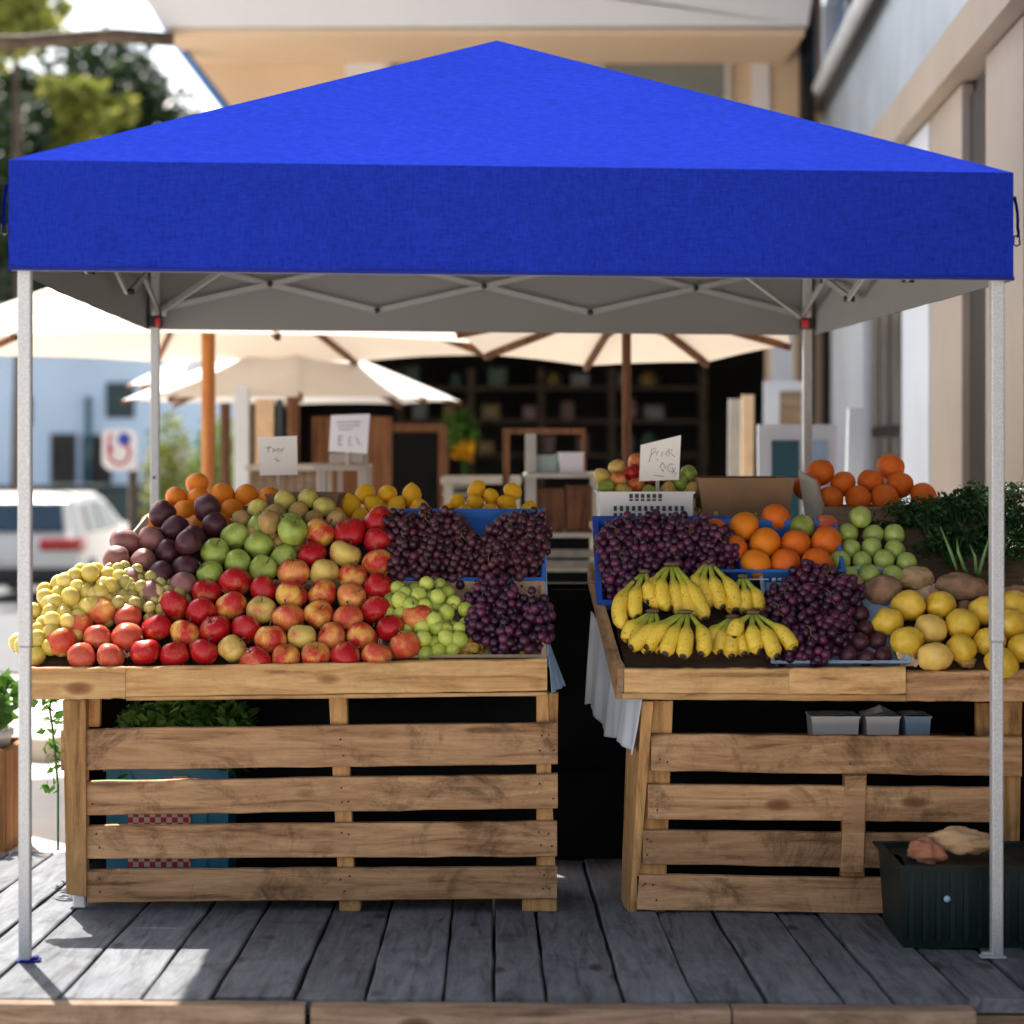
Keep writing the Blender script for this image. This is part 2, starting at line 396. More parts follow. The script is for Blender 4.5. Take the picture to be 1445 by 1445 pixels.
tint = ramp(N, L, noise_n(N, L, v, 14, 3), [(.3, .84), (.7, 1.0)])
L(mix(N, L, 1.0, c1, tint, 'MULTIPLY'), b.inputs['Base Color']); setb(b, Roughness=.45, Specular_IOR_Level=.4)
M['banana'] = m
M['bcrown'] = pm('banana crown', (.14, .075, .035), .8, .3, 60)
M['parsley'] = leaf_mat('dark parsley leaf', (.007, .030, .008), (.022, .075, .018), .15)
M['herb'] = leaf_mat('lettuce leaf', (.05, .14, .02), (.16, .30, .05), .3)
M['scallion'] = pm('spring onion stalk', (.11, .22, .07), .45, .2, 12)
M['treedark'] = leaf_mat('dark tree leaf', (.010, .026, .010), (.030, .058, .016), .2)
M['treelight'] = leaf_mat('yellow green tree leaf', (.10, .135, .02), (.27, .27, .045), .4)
M['bark'] = pm('tree bark', (.08, .055, .035), .9, .4, 9, .4)
M['clothwhite'] = cloth_mat('white cloth', (.62, .65, .70), .15)
M['clothblue'] = cloth_mat('pale blue cloth', (.32, .44, .58), .1)
M['umbtan'] = cloth_mat('cream parasol canvas', (.58, .51, .43), .16, .9, 0, .04, (.66, .56, .46))
M['umbwhite'] = cloth_mat('white parasol canvas', (.70, .69, .68), .12, .9, 0, .04, (.66, .56, .46))
M['walltan'] = pm('tan plaster', (.56, .41, .27), .9, .06, 1.2)
M['wallgrey'] = pm('pale grey plaster', (.58, .56, .54), .9, .05, 1.0)
M['wallwhite'] = pm('white plaster', (.58, .62, .67), .85, .10, 1.0)
M['wallbeige'] = pm('beige plaster', (.38, .32, .26), .85, .10, 1.0)
M['wallblue'] = pm('pale blue plaster', (.46, .58, .72), .85, .07, .6)  # bluish shade of a white wall put into the base colour
M['soot'] = pm('dark shop interior', (.026, .023, .021), .9, .3, 2)  # one near-black colour for the shop room and house doors
M['glass'] = pm('dark window glass', (.03, .04, .05), .12, .2, 2)
M['glassblue'] = pm('blue window glass', (.05, .16, .42), .15, .3, 1.5)
M['glassteal'] = pm('teal window glass', (.02, .085, .11), .15, .2, 2)
M['carwhite'] = pm('white car paint', (.70, .67, .62), .3, .02, 2)
M['carglass'] = pm('car window glass', (.012, .035, .06), .08, .2, 2)
M['tail'] = pm('red lamp lens', (.45, .015, .015), .2, .1, 10)
M['rubber'] = pm('tyre rubber', (.012, .012, .012), .8, .2, 20)
M['chrome'] = pm('grey wheel rim', (.45, .45, .46), .35, .1, 10, 0, .6)
M['stone'] = pm('sunlit paving stone', (.60, .56, .51), .85, .10, 1.5, .1)
M['asphalt'] = pm('asphalt', (.075, .078, .085), .9, .2, 3, .2)
M['signred'] = pm('red sign paint', (.55, .05, .08), .5, .05, 5)
M['signblue'] = pm('blue sign paint', (.02, .05, .38), .5, .05, 5)
M['darkgreen'] = pm('dark green paint', (.015, .035, .04), .6, .2, 3)

# ------------------------------------------------------------------ ground, deck, road
rnd = random.Random(3)
mb = MB()
prof = [(-40, -.3), (4.9, -.3), (5.2, -.16), (6.5, -.16), (6.72, -.115), (9, -.215), (30, -.95), (60, -.95), (400, -.95)]
xs = [-200, -40, -12, -6, -3, 0, 3, 6, 12, 40, 200]
vs = [(x, d, z-.006*max(-6, min(6, x))) for d, z in prof for x in xs]; n = len(xs)
mb.add(vs, [(j*n+i, j*n+i+1, (j+1)*n+i+1, (j+1)*n+i) for j in range(len(prof)-1) for i in range(n-1)])
tag(mb.build('pavement', M['stone']), kind='structure')
mb = MB()
rp = [(14.5, gz(0, 14.5)+.006), (30, gz(0, 30)+.006), (33, -.925)]
xr = [-120, -6, -3.1]
mb.add([(x, d, z-.006*max(-6, min(6, x))) for d, z in rp for x in xr], [(j*3+i, j*3+i+1, (j+1)*3+i+1, (j+1)*3+i) for j in range(2) for i in range(2)])
tag(mb.build('road', M['asphalt']), kind='structure')
mb = MB()
x = -3.4; VPX = -.0113                     # planks run nearly straight back
while x < 3.4:
    w = rnd.choice((.12, .15, .165, .18, .19)); gap = rnd.uniform(.006, .012)
    xa, xb = x, x+w-gap
    d0 = 4.575+rnd.uniform(-.012, .014); d1 = 6.72
    if 1.05 < x < 1.35: d0 = 4.64
    NS = 14; wob = [rnd.uniform(-.0025, .0025) for _ in range(NS+1)]; wob2 = [rnd.uniform(-.0025, .0025) for _ in range(NS+1)]
    dz = rnd.uniform(-.004, .003); tw = rnd.uniform(-.003, .003)
    vs = []
    for i in range(NS+1):
        d = d0+(d1-d0)*i/NS; s = VPX*(d-4.5)
        for (xx, zz) in ((xa+wob[i], -.035), (xa+wob[i], -.003), (xa+.004+wob[i], 0), (xb-.004+wob2[i], tw), (xb+wob2[i], tw-.003), (xb+wob2[i], -.035)):
            vs.append((xx+s, d, gz(xx, d)+zz+dz))
    fs = [tuple(range(5, -1, -1)), tuple(NS*6+k for k in range(6))]
    for i in range(NS):
        for k in range(6): fs.append((i*6+k, i*6+(k+1) % 6, (i+1)*6+(k+1) % 6, (i+1)*6+k))
    mb.add(vs, fs); x += w
tag(mb.build('deck', M['deck']), kind='structure')
mb = MB()
for a, b_, dd in ((-3.4, -1.72, 0), (-1.715, -.475, .0), (-.46, .5, -.022), (.505, 1.06, -.02)):
    zt = -.04
    mb.hexa([(a, 4.53+dd*.6, -.3), (b_, 4.53+dd*.6, -.3), (b_, 4.571, -.3), (a, 4.571, -.3), (a, 4.53+dd*.6, gz(a, 4.53)-.006), (b_, 4.53+dd*.6, gz(b_, 4.53)-.006), (b_, 4.571, gz(b_, 4.57)-.004), (a, 4.571, gz(a, 4.57)-.004)])
tag(mb.build('deck_edge', M['fascia']), kind='structure')
mb = MB()
for xj in (-2.4, -.8, .8, 1.9): mb.box((xj, 4.66, -.29), (xj+.08, 6.6, -.15))
mb.box((1.02, 4.70, -.26), (3.4, 4.76, -.05))
tag(mb.build('deck_joists', M['fascia']), kind='structure')

# ------------------------------------------------------------------ building behind the market
D = 15.0
def XD(p): return XX(p, D)
def ZD(p): return ZZ(p, D)
shop = thing('shop_building', 'tan plastered shop building with upstairs windows and a dark open front behind the stalls', 'building', (1.2, D+2, gz(1, 17)))
mb = MB(); g0 = gz(0, D)-.3
zo = ZD(385)                                # head of the shop opening
mb.poly([(XD(338), D, zo), (XD(338), D, ZD(170)), (XD(225), D, ZD(20)), (XD(225), D, 4.95), (XD(1160), D, 4.95), (XD(1160), D, zo)], (0, .25, 0))
mb.box((XD(330), D, g0), (XD(352), D+.25, zo)); mb.box((XD(1085), D, g0), (XD(1160), D+.25, zo))
mb.box((XD(352), D, zo-.35), (XD(1085), D+.25, zo))
mb.build('front_wall', M['walltan'], shop)
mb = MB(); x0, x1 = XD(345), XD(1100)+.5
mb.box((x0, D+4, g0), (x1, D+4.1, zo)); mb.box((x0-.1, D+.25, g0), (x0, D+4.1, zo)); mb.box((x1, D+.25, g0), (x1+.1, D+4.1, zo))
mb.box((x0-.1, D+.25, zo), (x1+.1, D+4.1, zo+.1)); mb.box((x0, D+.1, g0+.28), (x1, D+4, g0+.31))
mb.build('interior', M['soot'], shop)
mb = MB(); mb.poly([(XX(232, 13.9), 13.9, ZZ(38, 13.9)), (XX(205, 13.9), 13.9, ZZ(0, 13.9)), (XX(120, 13.9), 13.9, ZZ(-120, 13.9)), (XX(120, 13.9), 13.9, 4.95), (XX(1162, 13.9), 13.9, 4.95), (XX(1140, 13.9), 13.9, ZZ(36, 13.9))], (0, 1.1, 0))
mb.build('overhang', M['wallgrey'], shop)
zs = ZZ(38, 13.9)-.05; mb = MB(); mb.poly([(XX(234, 13.9), 13.93, zs), (XX(1136, 13.9), 13.93, zs), (XX(1136, 13.9), D-.005, zs), (XD(270), D-.005, zs)], (0, 0, .042)); mb.build('soffit', M['walltan'], shop)
for a, b_, yt, yb in ((552, 600, 66, 220), (606, 830, 62, 220), (852, 1022, 66, 230)):
    fr = MB(); zt, zb = ZD(yt), ZD(yb)
    xa, xb = XD(a), XD(b_); w = .05
    fr.box((xa-w, D-.04, zb-w), (xa, D-.002, zt+w)); fr.box((xb, D-.04, zb-w), (xb+w, D-.002, zt+w)); fr.box((xa, D-.04, zt), (xb, D-.002, zt+w)); fr.box((xa, D-.04, zb-w), (xb, D-.002, zb))
    f = fr.build('window', M['palewood'], shop)
    pn = MB(); pn.box((xa, D-.02, zb), (xb, D-.004, zt)); pn.build('pane', pm('grey green window pane', (.16, .17, .15), .2, .2, .8), f)
for a, b_ in ((488, 545), (1060, 1085)): mb = MB(); mb.box((XD(a), D-.03, ZD(250)), (XD(b_), D-.002, ZD(62))); mb.build('pilaster', M['wallgrey'], shop)
mb = MB(); mb.tube([(XD(190), D-.6, ZD(-60)), (XD(225), D-.6, ZD(10)), (XD(262), D-.5, ZD(76)), (XD(345), D-.4, ZD(185))], .032, 8)
mb.build('downpipe', M['glassblue'], shop)
mb = MB(); mb.tube([(XX(245, 13.85), 13.85, ZZ(56, 13.85)), (XX(160, 13.8), 13.8, ZZ(50, 13.8)), (XX(20, 13.6), 13.6, ZZ(60, 13.6)), (XX(-120, 13.2), 13.2, ZZ(54, 13.2))], .05, 8)
mb.build('awning_pole', M['bark'], shop)

# ------------------------------------------------------------------ arcade building on the right: its face runs back along X = 1.43 + .064 d
arc = thing('arcade_building', 'white arcade building with tall pillars and a beige beam along the right side', 'building', (3.2, 12, gz(3, 12)))
def fx(d): return 1.43+.064*d
def seg(mb, d1, d2, z1, z2, off=0, th=.3):
    mb.hexa([(fx(d1)+off, d1, z1), (fx(d1)+off+th, d1, z1), (fx(d2)+off+th, d2, z1), (fx(d2)+off, d2, z1), (fx(d1)+off, d1, z2), (fx(d1)+off+th, d1, z2), (fx(d2)+off+th, d2, z2), (fx(d2)+off, d2, z2)])
for d1, d2, mk in ((12.6, 14.7, 'wallwhite'), (9.75, 10.75, 'wallwhite'), (8.75, 9.70, 'wallbeige'), (7.35, 8.15, 'wallbeige'), (5.6, 6.9, 'wallbeige')):
    mb = MB(); seg(mb, d1, d2, gz(2.5, d1)-.2, 2.9, 0, .05); mb.build('pillar', M[mk], arc)
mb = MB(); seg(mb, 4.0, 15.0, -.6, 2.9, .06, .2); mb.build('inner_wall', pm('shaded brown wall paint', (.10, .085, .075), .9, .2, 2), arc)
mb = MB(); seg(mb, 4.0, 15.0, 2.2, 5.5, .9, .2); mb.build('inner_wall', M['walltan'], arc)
for d1, d2, k in ((11.0, 12.5, 'window'), (8.17, 8.74, 'door'), (7.0, 7.3, 'window')):
    mb = MB(); seg(mb, d1, d2, gz(2.5, d1)+(.25 if k == 'window' else 0), 2.85, .035, .02)
    w = mb.build(k, M['black'], arc)
    if k == 'window':
        mb = MB()
        for q in range(3):
            a = d1+(d2-d1)*(q+.12)/3; e = d1+(d2-d1)*(q+.88)/3
            seg(mb, a, e, gz(2.5, d1)+.4, 1.35, .028, .006); seg(mb, a, e, 1.42, 2.8, .028, .006)
        mb.build('pane', pm('reflecting window pane', (.13, .13, .13), .2, .3, 2) if d1 > 10 else M['glass'], w)
mb = MB(); seg(mb, 4.0, 15.2, 2.92, 3.13, -.08, .5); mb.build('beam', M['wallbeige'], arc)
mb = MB(); seg(mb, 4.0, 15.2, 3.14, 3.24, .35, 3.5); mb.build('arcade_ceiling', M['walltan'], arc)
mb = MB(); seg(mb, 4.0, 15.6, 3.13, 3.98, 0, .3); seg(mb, 4.0, 15.6, 4.75, 7.5, .02, .3); seg(mb, 15.5, 15.6, 3.98, 4.75, .01, .3); seg(mb, 4, 9.6, 3.98, 4.75, .01, .3)
mb.build('upper_wall', pm('pale blue white cladding', (.40, .47, .55), .5, .22, .9), arc)
mb = MB(); seg(mb, 3.0, 15.6, 5.9, 6.05, -1.75, 2.05); mb.build('eave', M['wallbeige'], arc)  # unseen eave, added above the view to keep sun off this wall
mb = MB(); seg(mb, 9.6, 15.5, 3.98, 4.75, .12, .1); w = mb.build('upper_window', M['glassblue'], arc)
mb = MB()
for a in (10.4, 11.6, 12.8, 14.2): seg(mb, a, a+.07, 3.98, 4.75, .08, .05)
mb.build('window_bar', M['black'], w)
mb = MB(); mb.tube([(fx(8.5)-.07, 8.5, 4.02), (fx(13)-.07, 13, 3.99), (fx(16.4)-.07, 16.4, 3.98)], .06, 8); mb.build('white_pipe', M['wallwhite'], arc)
mb = MB(); mb.tube([(fx(8.5)-.05, 8.5, 3.88), (fx(13)-.05, 13, 3.86), (fx(16.4)-.05, 16.4, 3.85)], .035, 8); mb.build('black_cable', M['black'], arc)
mb = MB(); mb.tube([(fx(15.2)-.12, 15.2, gz(2, 15)), (fx(15.2)-.12, 15.2, 5.4)], .09, 8); mb.tube([(fx(14.9)-.16, 14.9, gz(2, 15)), (fx(14.9)-.16, 14.9, 5.4)], .06, 8); mb.build('drainpipe', M['black'], arc)

# boards and frames leaning by the arcade
def leaning(name, label, cat, pxl, pxr, pyt, pyb, d, lean, mats, inner=None, tilt=0):
    xl, xr = XX(pxl, d), XX(pxr, d); zt = ZZ(pyt, d); zb = gz((xl+xr)/2, d)
    t = .03; up = Vector((tilt, lean, zt-zb))
    mb = MB(); mb.hexa([(xl, d, zb), (xr, d, zb), (xr, d+t, zb), (xl, d+t, zb)]+[Vector(p)+up for p in ((xl, d, zb), (xr, d, zb), (xr, d+t, zb), (xl, d+t, zb))])
    o = own(mb, name, M[mats], label, cat)
    if inner:
        for (u0, u1, v0, v1, mk) in inner:
            def q(u, v): return Vector((xl+(xr-xl)*u, d-.008, zb))+up*v
            m2 = MB(); a = [q(u0, v0), q(u1, v0), q(u1, v0)+Vector((0, .007, 0)), q(u0, v0)+Vector((0, .007, 0))]; c = [q(u0, v1), q(u1, v1), q(u1, v1)+Vector((0, .007, 0)), q(u0, v1)+Vector((0, .007, 0))]
            m2.hexa(a+c); m2.build('pane', M[mk], o)
    return o
leaning('leaning_board', 'narrow pale board standing upright against the dark shop opening, left of two', 'board', 1024, 1042, 562, 700, 10.0, .12, 'palewood', tilt=.03)
leaning('leaning_board', 'narrow tan board standing upright behind the big cardboard box, right of two', 'board', 1043, 1060, 556, 700, 10.1, .12, 'papertan', tilt=.03)
leaning('door_panel', 'tall white door panel with dark upper glass leaning near the rear canopy leg', 'door', 1076, 1136, 536, 700, 11.4, .25, 'wallwhite', [(.38, .9, .62, .97, 'oldwood')], tilt=.04)
leaning('window_frame', 'white framed window sash with teal glass leaning by the wooden orange tray', 'window', 1072, 1186, 598, 720, 8.6, .3, 'wallwhite', [(.17, .52, .55, .955, 'glassteal'), (.57, .88, .55, .955, 'boxpale')], tilt=.03)
leaning('white_plank', 'white plank leaning right of the white framed window sash', 'board', 1183, 1204, 575, 705, 8.9, .2, 'wallwhite', tilt=.08)
leaning('column_panel', 'pale plaster panel standing against the arcade just behind the window sash', 'board', 1092, 1122, 470, 700, 12.6, .1, 'wallwhite')

# ------------------------------------------------------------------ parasols
def parasol(label, px, d, rimpy, apexpy, rad, mat, polebr=None, n=8, rot=.2, droop=0.10, tilt=(0, 0), pr=.034):
    x = XX(px, d); zr = ZZ(rimpy, d); za = ZZ(apexpy, d); zg = gz(x, d)
    r = thing('parasol', label, 'parasol', (x, d, zg), 'market parasols')
    mb = MB(); NR = 6; vs = []; fs = []; K = n*6
    for j in range(NR+1):
        t = j/NR
        for k in range(K):
            w = 2*math.pi*k/K+rot; ph = (k % 6)/6
            poly = math.cos(math.pi/n)/math.cos((ph-.5)*2*math.pi/n)
            rr = rad*t*(poly if t > 0 else 1)
            sag = math.sin(ph*math.pi)*(.035*rad)*math.sin(t*math.pi*.9)
            z = za-(za-zr)*(t**1.12)-sag+ (.018*rad*math.sin(ph*math.pi) if j == NR else 0)
            vs.append(Vector((x+rr*math.cos(w), d+rr*math.sin(w), z+(rr*math.cos(w)*tilt[0]+rr*math.sin(w)*tilt[1]))))
    for j in range(NR):
        for k in range(K): fs.append((j*K+k, j*K+(k+1) % K, (j+1)*K+(k+1) % K, (j+1)*K+k))
    mb.add(vs, fs, 0, True); c = mb.build('canopy', M[mat], r)
    for k in range(n):
        w = 2*math.pi*k/n+rot
        rb = MB(); e = Vector((x+rad*math.cos(w), d+rad*math.sin(w), zr-.012+rad*(math.cos(w)*tilt[0]+math.sin(w)*tilt[1]))); rb.bar((x, d, za-.05), e, .022, .03)
        m_ = (Vector((x, d, za-.05))+e)/2
        rb.bar((x, d, za-(za-zr)*.5-.03), m_, .018, .022); rb.build('rib', M['brown'], r)
    pl = MB(); pl.tube([(x, d, zg), (x, d, zg+1.0)], pr*.85, 12, 0); pl.build('lower_pole', M['bark'], r)
    pl = MB(); pl.tube([(x, d, zg+1.0), (x, d, za+.02)], pr, 12, 0); pl.tube([(x, d, za), (x, d, za+.1)], [.05, .02], 10); pl.build('pole', M['orangewood' if polebr is None else polebr], r)
    hb = MB(); hb.tube([(x, d, za-(za-zr)*.5-.06), (x, d, za-(za-zr)*.5)], pr*1.7, 12); hb.build('hub', M['brown'], r)
    fb = MB(); fb.lathe([(0, zg), (.28, zg), (.28, zg+.06), (.06, zg+.10), (.05, zg+.25), (0, zg+.25)], 20, 0, Matrix.Translation((x, d, 0))); fb.build('foot', M['black'], r)
parasol('large cream parasol on an orange wooden pole at the left, nearest of the parasols', 294, 9.6, 494, 335, 1.46, 'umbtan', None, 8, .35, tilt=(.0, 0))
parasol('white sunlit parasol with a tan underside, below and behind the large cream one', 414, 11.2, 566, 474, .96, 'umbwhite', 'brown', 8, .15)
parasol('cream parasol on a dark brown pole in front of the dark shop opening', 884, 8.5, 478, 410, .74, 'umbtan', 'brown', 8, .2, tilt=(0, -.12), pr=.020)
parasol('small white parasol seen just left of the rear left canopy leg', 318, 12.6, 545, 478, .63, 'umbwhite', 'brown', 8, .4)

# ------------------------------------------------------------------ left: house, car, sign, shrubs, trees
hs_ = thing('street_house', 'pale blue street house behind the white car at the left', 'house', (-9, 38, -.95))
mb = MB(); mb.box((XX(-260, 38), 38, -1.0), (XX(345, 38), 44, ZZ(470, 38))); mb.build('wall', M['wallblue'], hs_)
mb = MB(); a, b_ = XX(-290, 38), XX(360, 38); z = ZZ(470, 38)
mb.hexa([(a, 37.6, z), (b_, 37.6, z), (b_, 44.4, z), (a, 44.4, z), (a+.3, 40.2, z+.7), (b_-.3, 40.2, z+.7), (b_-.3, 41.8, z+.7), (a+.3, 41.8, z+.7)]); mb.build('roof', M['wallgrey'], hs_)
for a, b_, yt, yb, k in ((72, 108, 612, 715, 'door'), (116, 158, 614, 725, 'door'), (150, 190, 540, 590, 'window'), (20, 44, 560, 600, 'window')):
    mb = MB(); mb.box((XX(a, 38), 37.96, max(-.95, ZZ(yb, 38))), (XX(b_, 38), 37.998, ZZ(yt, 38))); mb.build(k, M['soot'] if k == 'door' else M['darkgreen'], hs_)
mb = MB(); mb.tube([(XX(110, 37), 37.9, ZZ(700, 38)), (XX(110, 37), 37.9, ZZ(560, 38))], .06, 8); mb.build('drainpipe', M['glassteal'], hs_)
# dark low wall behind the car
mb = MB(); mb.box((XX(-60, 35), 35, gz(-6, 35)-.05), (XX(206, 35), 35.3, ZZ(690, 35)), bev=.03)
mb.box((XX(-60, 35)-.05, 34.95, ZZ(690, 35)), (XX(206, 35)+.05, 35.35, ZZ(684, 35)))
own(mb, 'garden_wall', M['darkgreen'], 'low dark green garden wall behind the white car', 'wall')
# car
def make_car(x0, d0, zg):
    r = thing('parked_car', 'white hatchback parked at the left seen from behind with its red tail lamp', 'car', (x0, d0, zg))
    w = 1.8
    side = [(0, .34), (-.04, .55), (.0, .86), (.12, 1.0), (.42, 1.38), (.75, 1.46), (1.9, 1.46), (2.35, 1.36), (3.0, 1.02), (3.9, .92), (4.22, .74), (4.28, .4), (4.2, .26), (.2, .26)]
    def sec(xn, inset):
        out = []
        for (l, z) in side:
            k = inset*(max(0, z-.9)/.55)
            out.append(Vector((xn-math.copysign(k, xn), l, z)))
        return out
    bd = MB(); rings = []
    A = sec(-w/2+.06, .14); B = sec(-w/2, .17); C_ = sec(w/2, .17); Dd = sec(w/2-.06, .14)
    for ring in (A, B, C_, Dd):
        pass
    # side skins (slightly crowned) and wrap
    def shrink(ring, dx, f):
        c = Vector((0, 2.1, .75)); return [Vector((p.x+dx, c.y+(p.y-c.y)*f, c.z+(p.z-c.z)*f)) for p in ring]
    L0 = shrink(sec(-w/2, .17), -.0, .965); L1 = shrink(sec(-w/2+.05, .17), 0, 1.0); R1 = shrink(sec(w/2-.05, .17), 0, 1.0); R0 = shrink(sec(w/2, .17), 0, .965)
    n = len(side); T = Vector((x0, d0, zg)); vs = [p+T for ring in (L0, L1, R1, R0) for p in ring]
    fs = [tuple(range(n)), tuple(3*n+i for i in range(n-1, -1, -1))]
    for j in range(3):
        for i in range(n): fs.append((j*n+i, j*n+(i+1) % n, (j+1)*n+(i+1) % n, (j+1)*n+i))
    bd.add(vs, fs); body = bd.build('body', M['carwhite'], r, fixn=True)
    bv = body.modifiers.new('bevel', 'BEVEL'); bv.width = .13; bv.segments = 4; bv.limit_method = 'ANGLE'; bv.angle_limit = R(20)
    for p in body.data.polygons: p.use_smooth = False
    def glass(pts, off, name='side_window'):
        g = MB(); g.add([Vector(p)+T for p in pts], [tuple(range(len(pts)))]); g.poly([Vector(p)+T for p in pts], off); g.build(name, M['carglass'], r)
    def sx(z): return w/2+.006-.17*(max(0, z-.9)/.55)
    for sg in (1, -1):
        glass([(sg*sx(.95), .62, .95), (sg*sx(.95), 1.45, .95), (sg*sx(1.34), 1.45, 1.34), (sg*sx(1.32), .72, 1.32)], (sg*.006, 0, 0))
        glass([(sg*sx(.95), 1.55, .95), (sg*sx(.95), 2.75, .95), (sg*sx(1.30), 2.25, 1.30), (sg*sx(1.34), 1.55, 1.34)], (sg*.006, 0, 0))
    glass([(-.68, .085, .98), (.68, .085, .98), (.6, .36, 1.33), (-.6, .36, 1.33)], (0, -.03, .02), 'rear_window')
    for sg in (1, -1):
        t_ = MB(); t_.box((x0+sg*.62-(.24), d0-.05, zg+.74), (x0+sg*.62+.24, d0+.14, zg+.90), bev=.03); 
        if sg > 0: t_.box((x0+.84, d0+.0, zg+.72), (x0+.915, d0+.42, zg+.90), bev=.02)
        else: t_.box((x0-.915, d0+.0, zg+.72), (x0-.84, d0+.42, zg+.90), bev=.02)
        t_.build('tail_lamp', M['tail'], r)
    bp = MB(); bp.box((x0-.86, d0-.07, zg+.32), (x0+.86, d0+.1, zg+.52), bev=.04); bp.build('bumper', M['black'], r)
    pl = MB(); pl.box((x0-.26, d0-.075, zg+.60), (x0+.26, d0-.035, zg+.70)); pl.build('number_plate', M['whitepl'], r)
    for sg in (1, -1):
        for l in (.82, 3.45):
            wh = MB(); Mx = Matrix.Translation((x0+sg*.80, d0+l, zg+.31)) @ Matrix.Rotation(R(90), 4, 'Y')
            wh.lathe([(.20, -.10), (.29, -.11), (.31, -.07), (.31, .07), (.29, .11), (.20, .10), (.20, -.10)], 24, 0, Mx); o = wh.build('wheel', M['rubber'], r)
            rm = MB(); rm.lathe([(0, sg*.07), (.06, sg*.09), (.10, sg*.07), (.19, sg*.09), (.205, sg*.1), (.205, 0)], 20, 0, Mx); rm.build('rim', M['chrome'], o)
make_car(XX(112, 25.8)-.9, 25.8, gz(-6, 27)-.02)
# sign board
ds = 18.0
sg = thing('street_sign', 'white street sign with a blue disc and red curved strokes, left of the canopy leg', 'sign', (XX(168, ds), ds, gz(-3, ds)))
mb = MB(); a, b_, t_, u_ = XX(144, ds), XX(193, ds), ZZ(606, ds), ZZ(664, ds)
c = .06; pts = [(a+c, ds, u_), (b_-.01, ds, u_), (b_, ds, u_+.01), (b_, ds, t_-c), (b_-c, ds, t_), (a+c*.5, ds, t_), (a, ds, t_-c), (a+.0, ds, u_+c)]
mb.poly(pts, (0, .02, 0)); mb.build('panel', M['whitepl'], sg)
mb = MB(); mb.tube([(XX(186, ds), ds+.06, gz(-3, ds)), (XX(186, ds), ds+.06, u_+.05)], .045, 10); mb.build('post', M['bark'], sg)
mb = MB(); Mx = Matrix.Translation((XX(175, ds), ds-.004, ZZ(620, ds))) @ Matrix.Rotation(R(90), 4, 'X'); mb.lathe([(0, .004), (.058, .004), (.06, 0), (.06, -.004)], 24, 0, Mx); mb.build('blue_disc', M['signblue'], sg)
mb = MB()
mb.tube([P(q, w, ds-.01) for q, w in ((157, 612), (153, 622), (155, 634), (153, 645), (160, 653), (170, 655), (179, 650), (183, 638), (180, 630), (174, 628))], .014, 6)
mb.tube([P(155, 631, ds-.012), P(155, 638, ds-.012)], [.028, .024], 8); mb.build('red_emblem', M['signred'], sg)
# leafy things
def leaves(mb, c, rad, n, size, rng, sq=(1, 1, 1), clump=None, m=0):
    c = Vector(c)
    cl = []
    for _ in range(clump or 0):
        while True:
            p = Vector((rng.uniform(-1, 1), rng.uniform(-1, 1), rng.uniform(-1, 1)))
            if .25 < p.length < 1: break
        cl.append(Vector((p.x*rad*sq[0], p.y*rad*sq[1], p.z*rad*sq[2])))
    for _ in range(n):
        while True:
            p = Vector((rng.uniform(-1, 1), rng.uniform(-1, 1), rng.uniform(-1, 1)))
            if p.length < 1: break
        if cl: q = rng.choice(cl)+p*rad*.34
        else: q = Vector((p.x*sq[0], p.y*sq[1], p.z*sq[2]))*rad
        s = size*rng.uniform(.6, 1.3)
        d = Vector((rng.uniform(-1, 1), rng.uniform(-1, 1), rng.uniform(-.7, .7))).normalized(); e = d.orthogonal().normalized(); e = Matrix.Rotation(rng.uniform(0, 6.28), 3, d) @ e
        f = d.cross(e)*.08*s
        o = c+q
        mb.add([o, o+d*s*.4+e*s*.28+f, o+d*s, o+d*s*.4-e*s*.28+f], [(0, 1, 2, 3)], m)
def tree(label, x, d, zc, rad, n, size, mk, seed, sq=(1, 1, .9), limbs=6, trunk_r=.18, cl=26):
    rng = random.Random(seed); zg = gz(x, d) if d < 60 else -.95
    r = thing('tree', label, 'tree', (x, d, zg))
    t_ = MB(); t_.tube([(x, d, zg), (x+.1, d, zg+(zc-zg)*.5), (x, d, zc)], [trunk_r, trunk_r*.75, trunk_r*.4], 10)
    for i in range(limbs):
        w = 6.28*i/limbs+rng.random(); t_.tube([(x, d, zc-rad*.6), (x+math.cos(w)*rad*.4, d+math.sin(w)*rad*.4, zc-rad*.1), (x+math.cos(w)*rad*.75, d+math.sin(w)*rad*.75, zc+rad*.35)], [trunk_r*.5, trunk_r*.3, trunk_r*.1], 6)
    t_.build('trunk', M['bark'], r)
    c = MB(); leaves(c, (x, d, zc), rad, n, size, rng, sq, cl); c.build('crown', M[mk], r)
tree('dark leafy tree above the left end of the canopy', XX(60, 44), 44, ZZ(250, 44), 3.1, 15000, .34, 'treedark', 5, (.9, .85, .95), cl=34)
tree('yellow green tree lit by sun in front of the dark one', XX(118, 41), 41, ZZ(150, 41), .95, 1800, .26, 'treelight', 9, (1, .8, .85), 5, .10, 14)  # pale leaf colour paints the sunlit clump of the dark crown
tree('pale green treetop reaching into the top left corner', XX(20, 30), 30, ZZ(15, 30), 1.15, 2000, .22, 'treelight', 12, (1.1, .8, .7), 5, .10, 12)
tree('dark tree behind the left canopy edge, lower and nearer the street house', XX(-20, 48), 48, ZZ(370, 48), 2.8, 6000, .34, 'treedark', 15, (1, .8, .8))
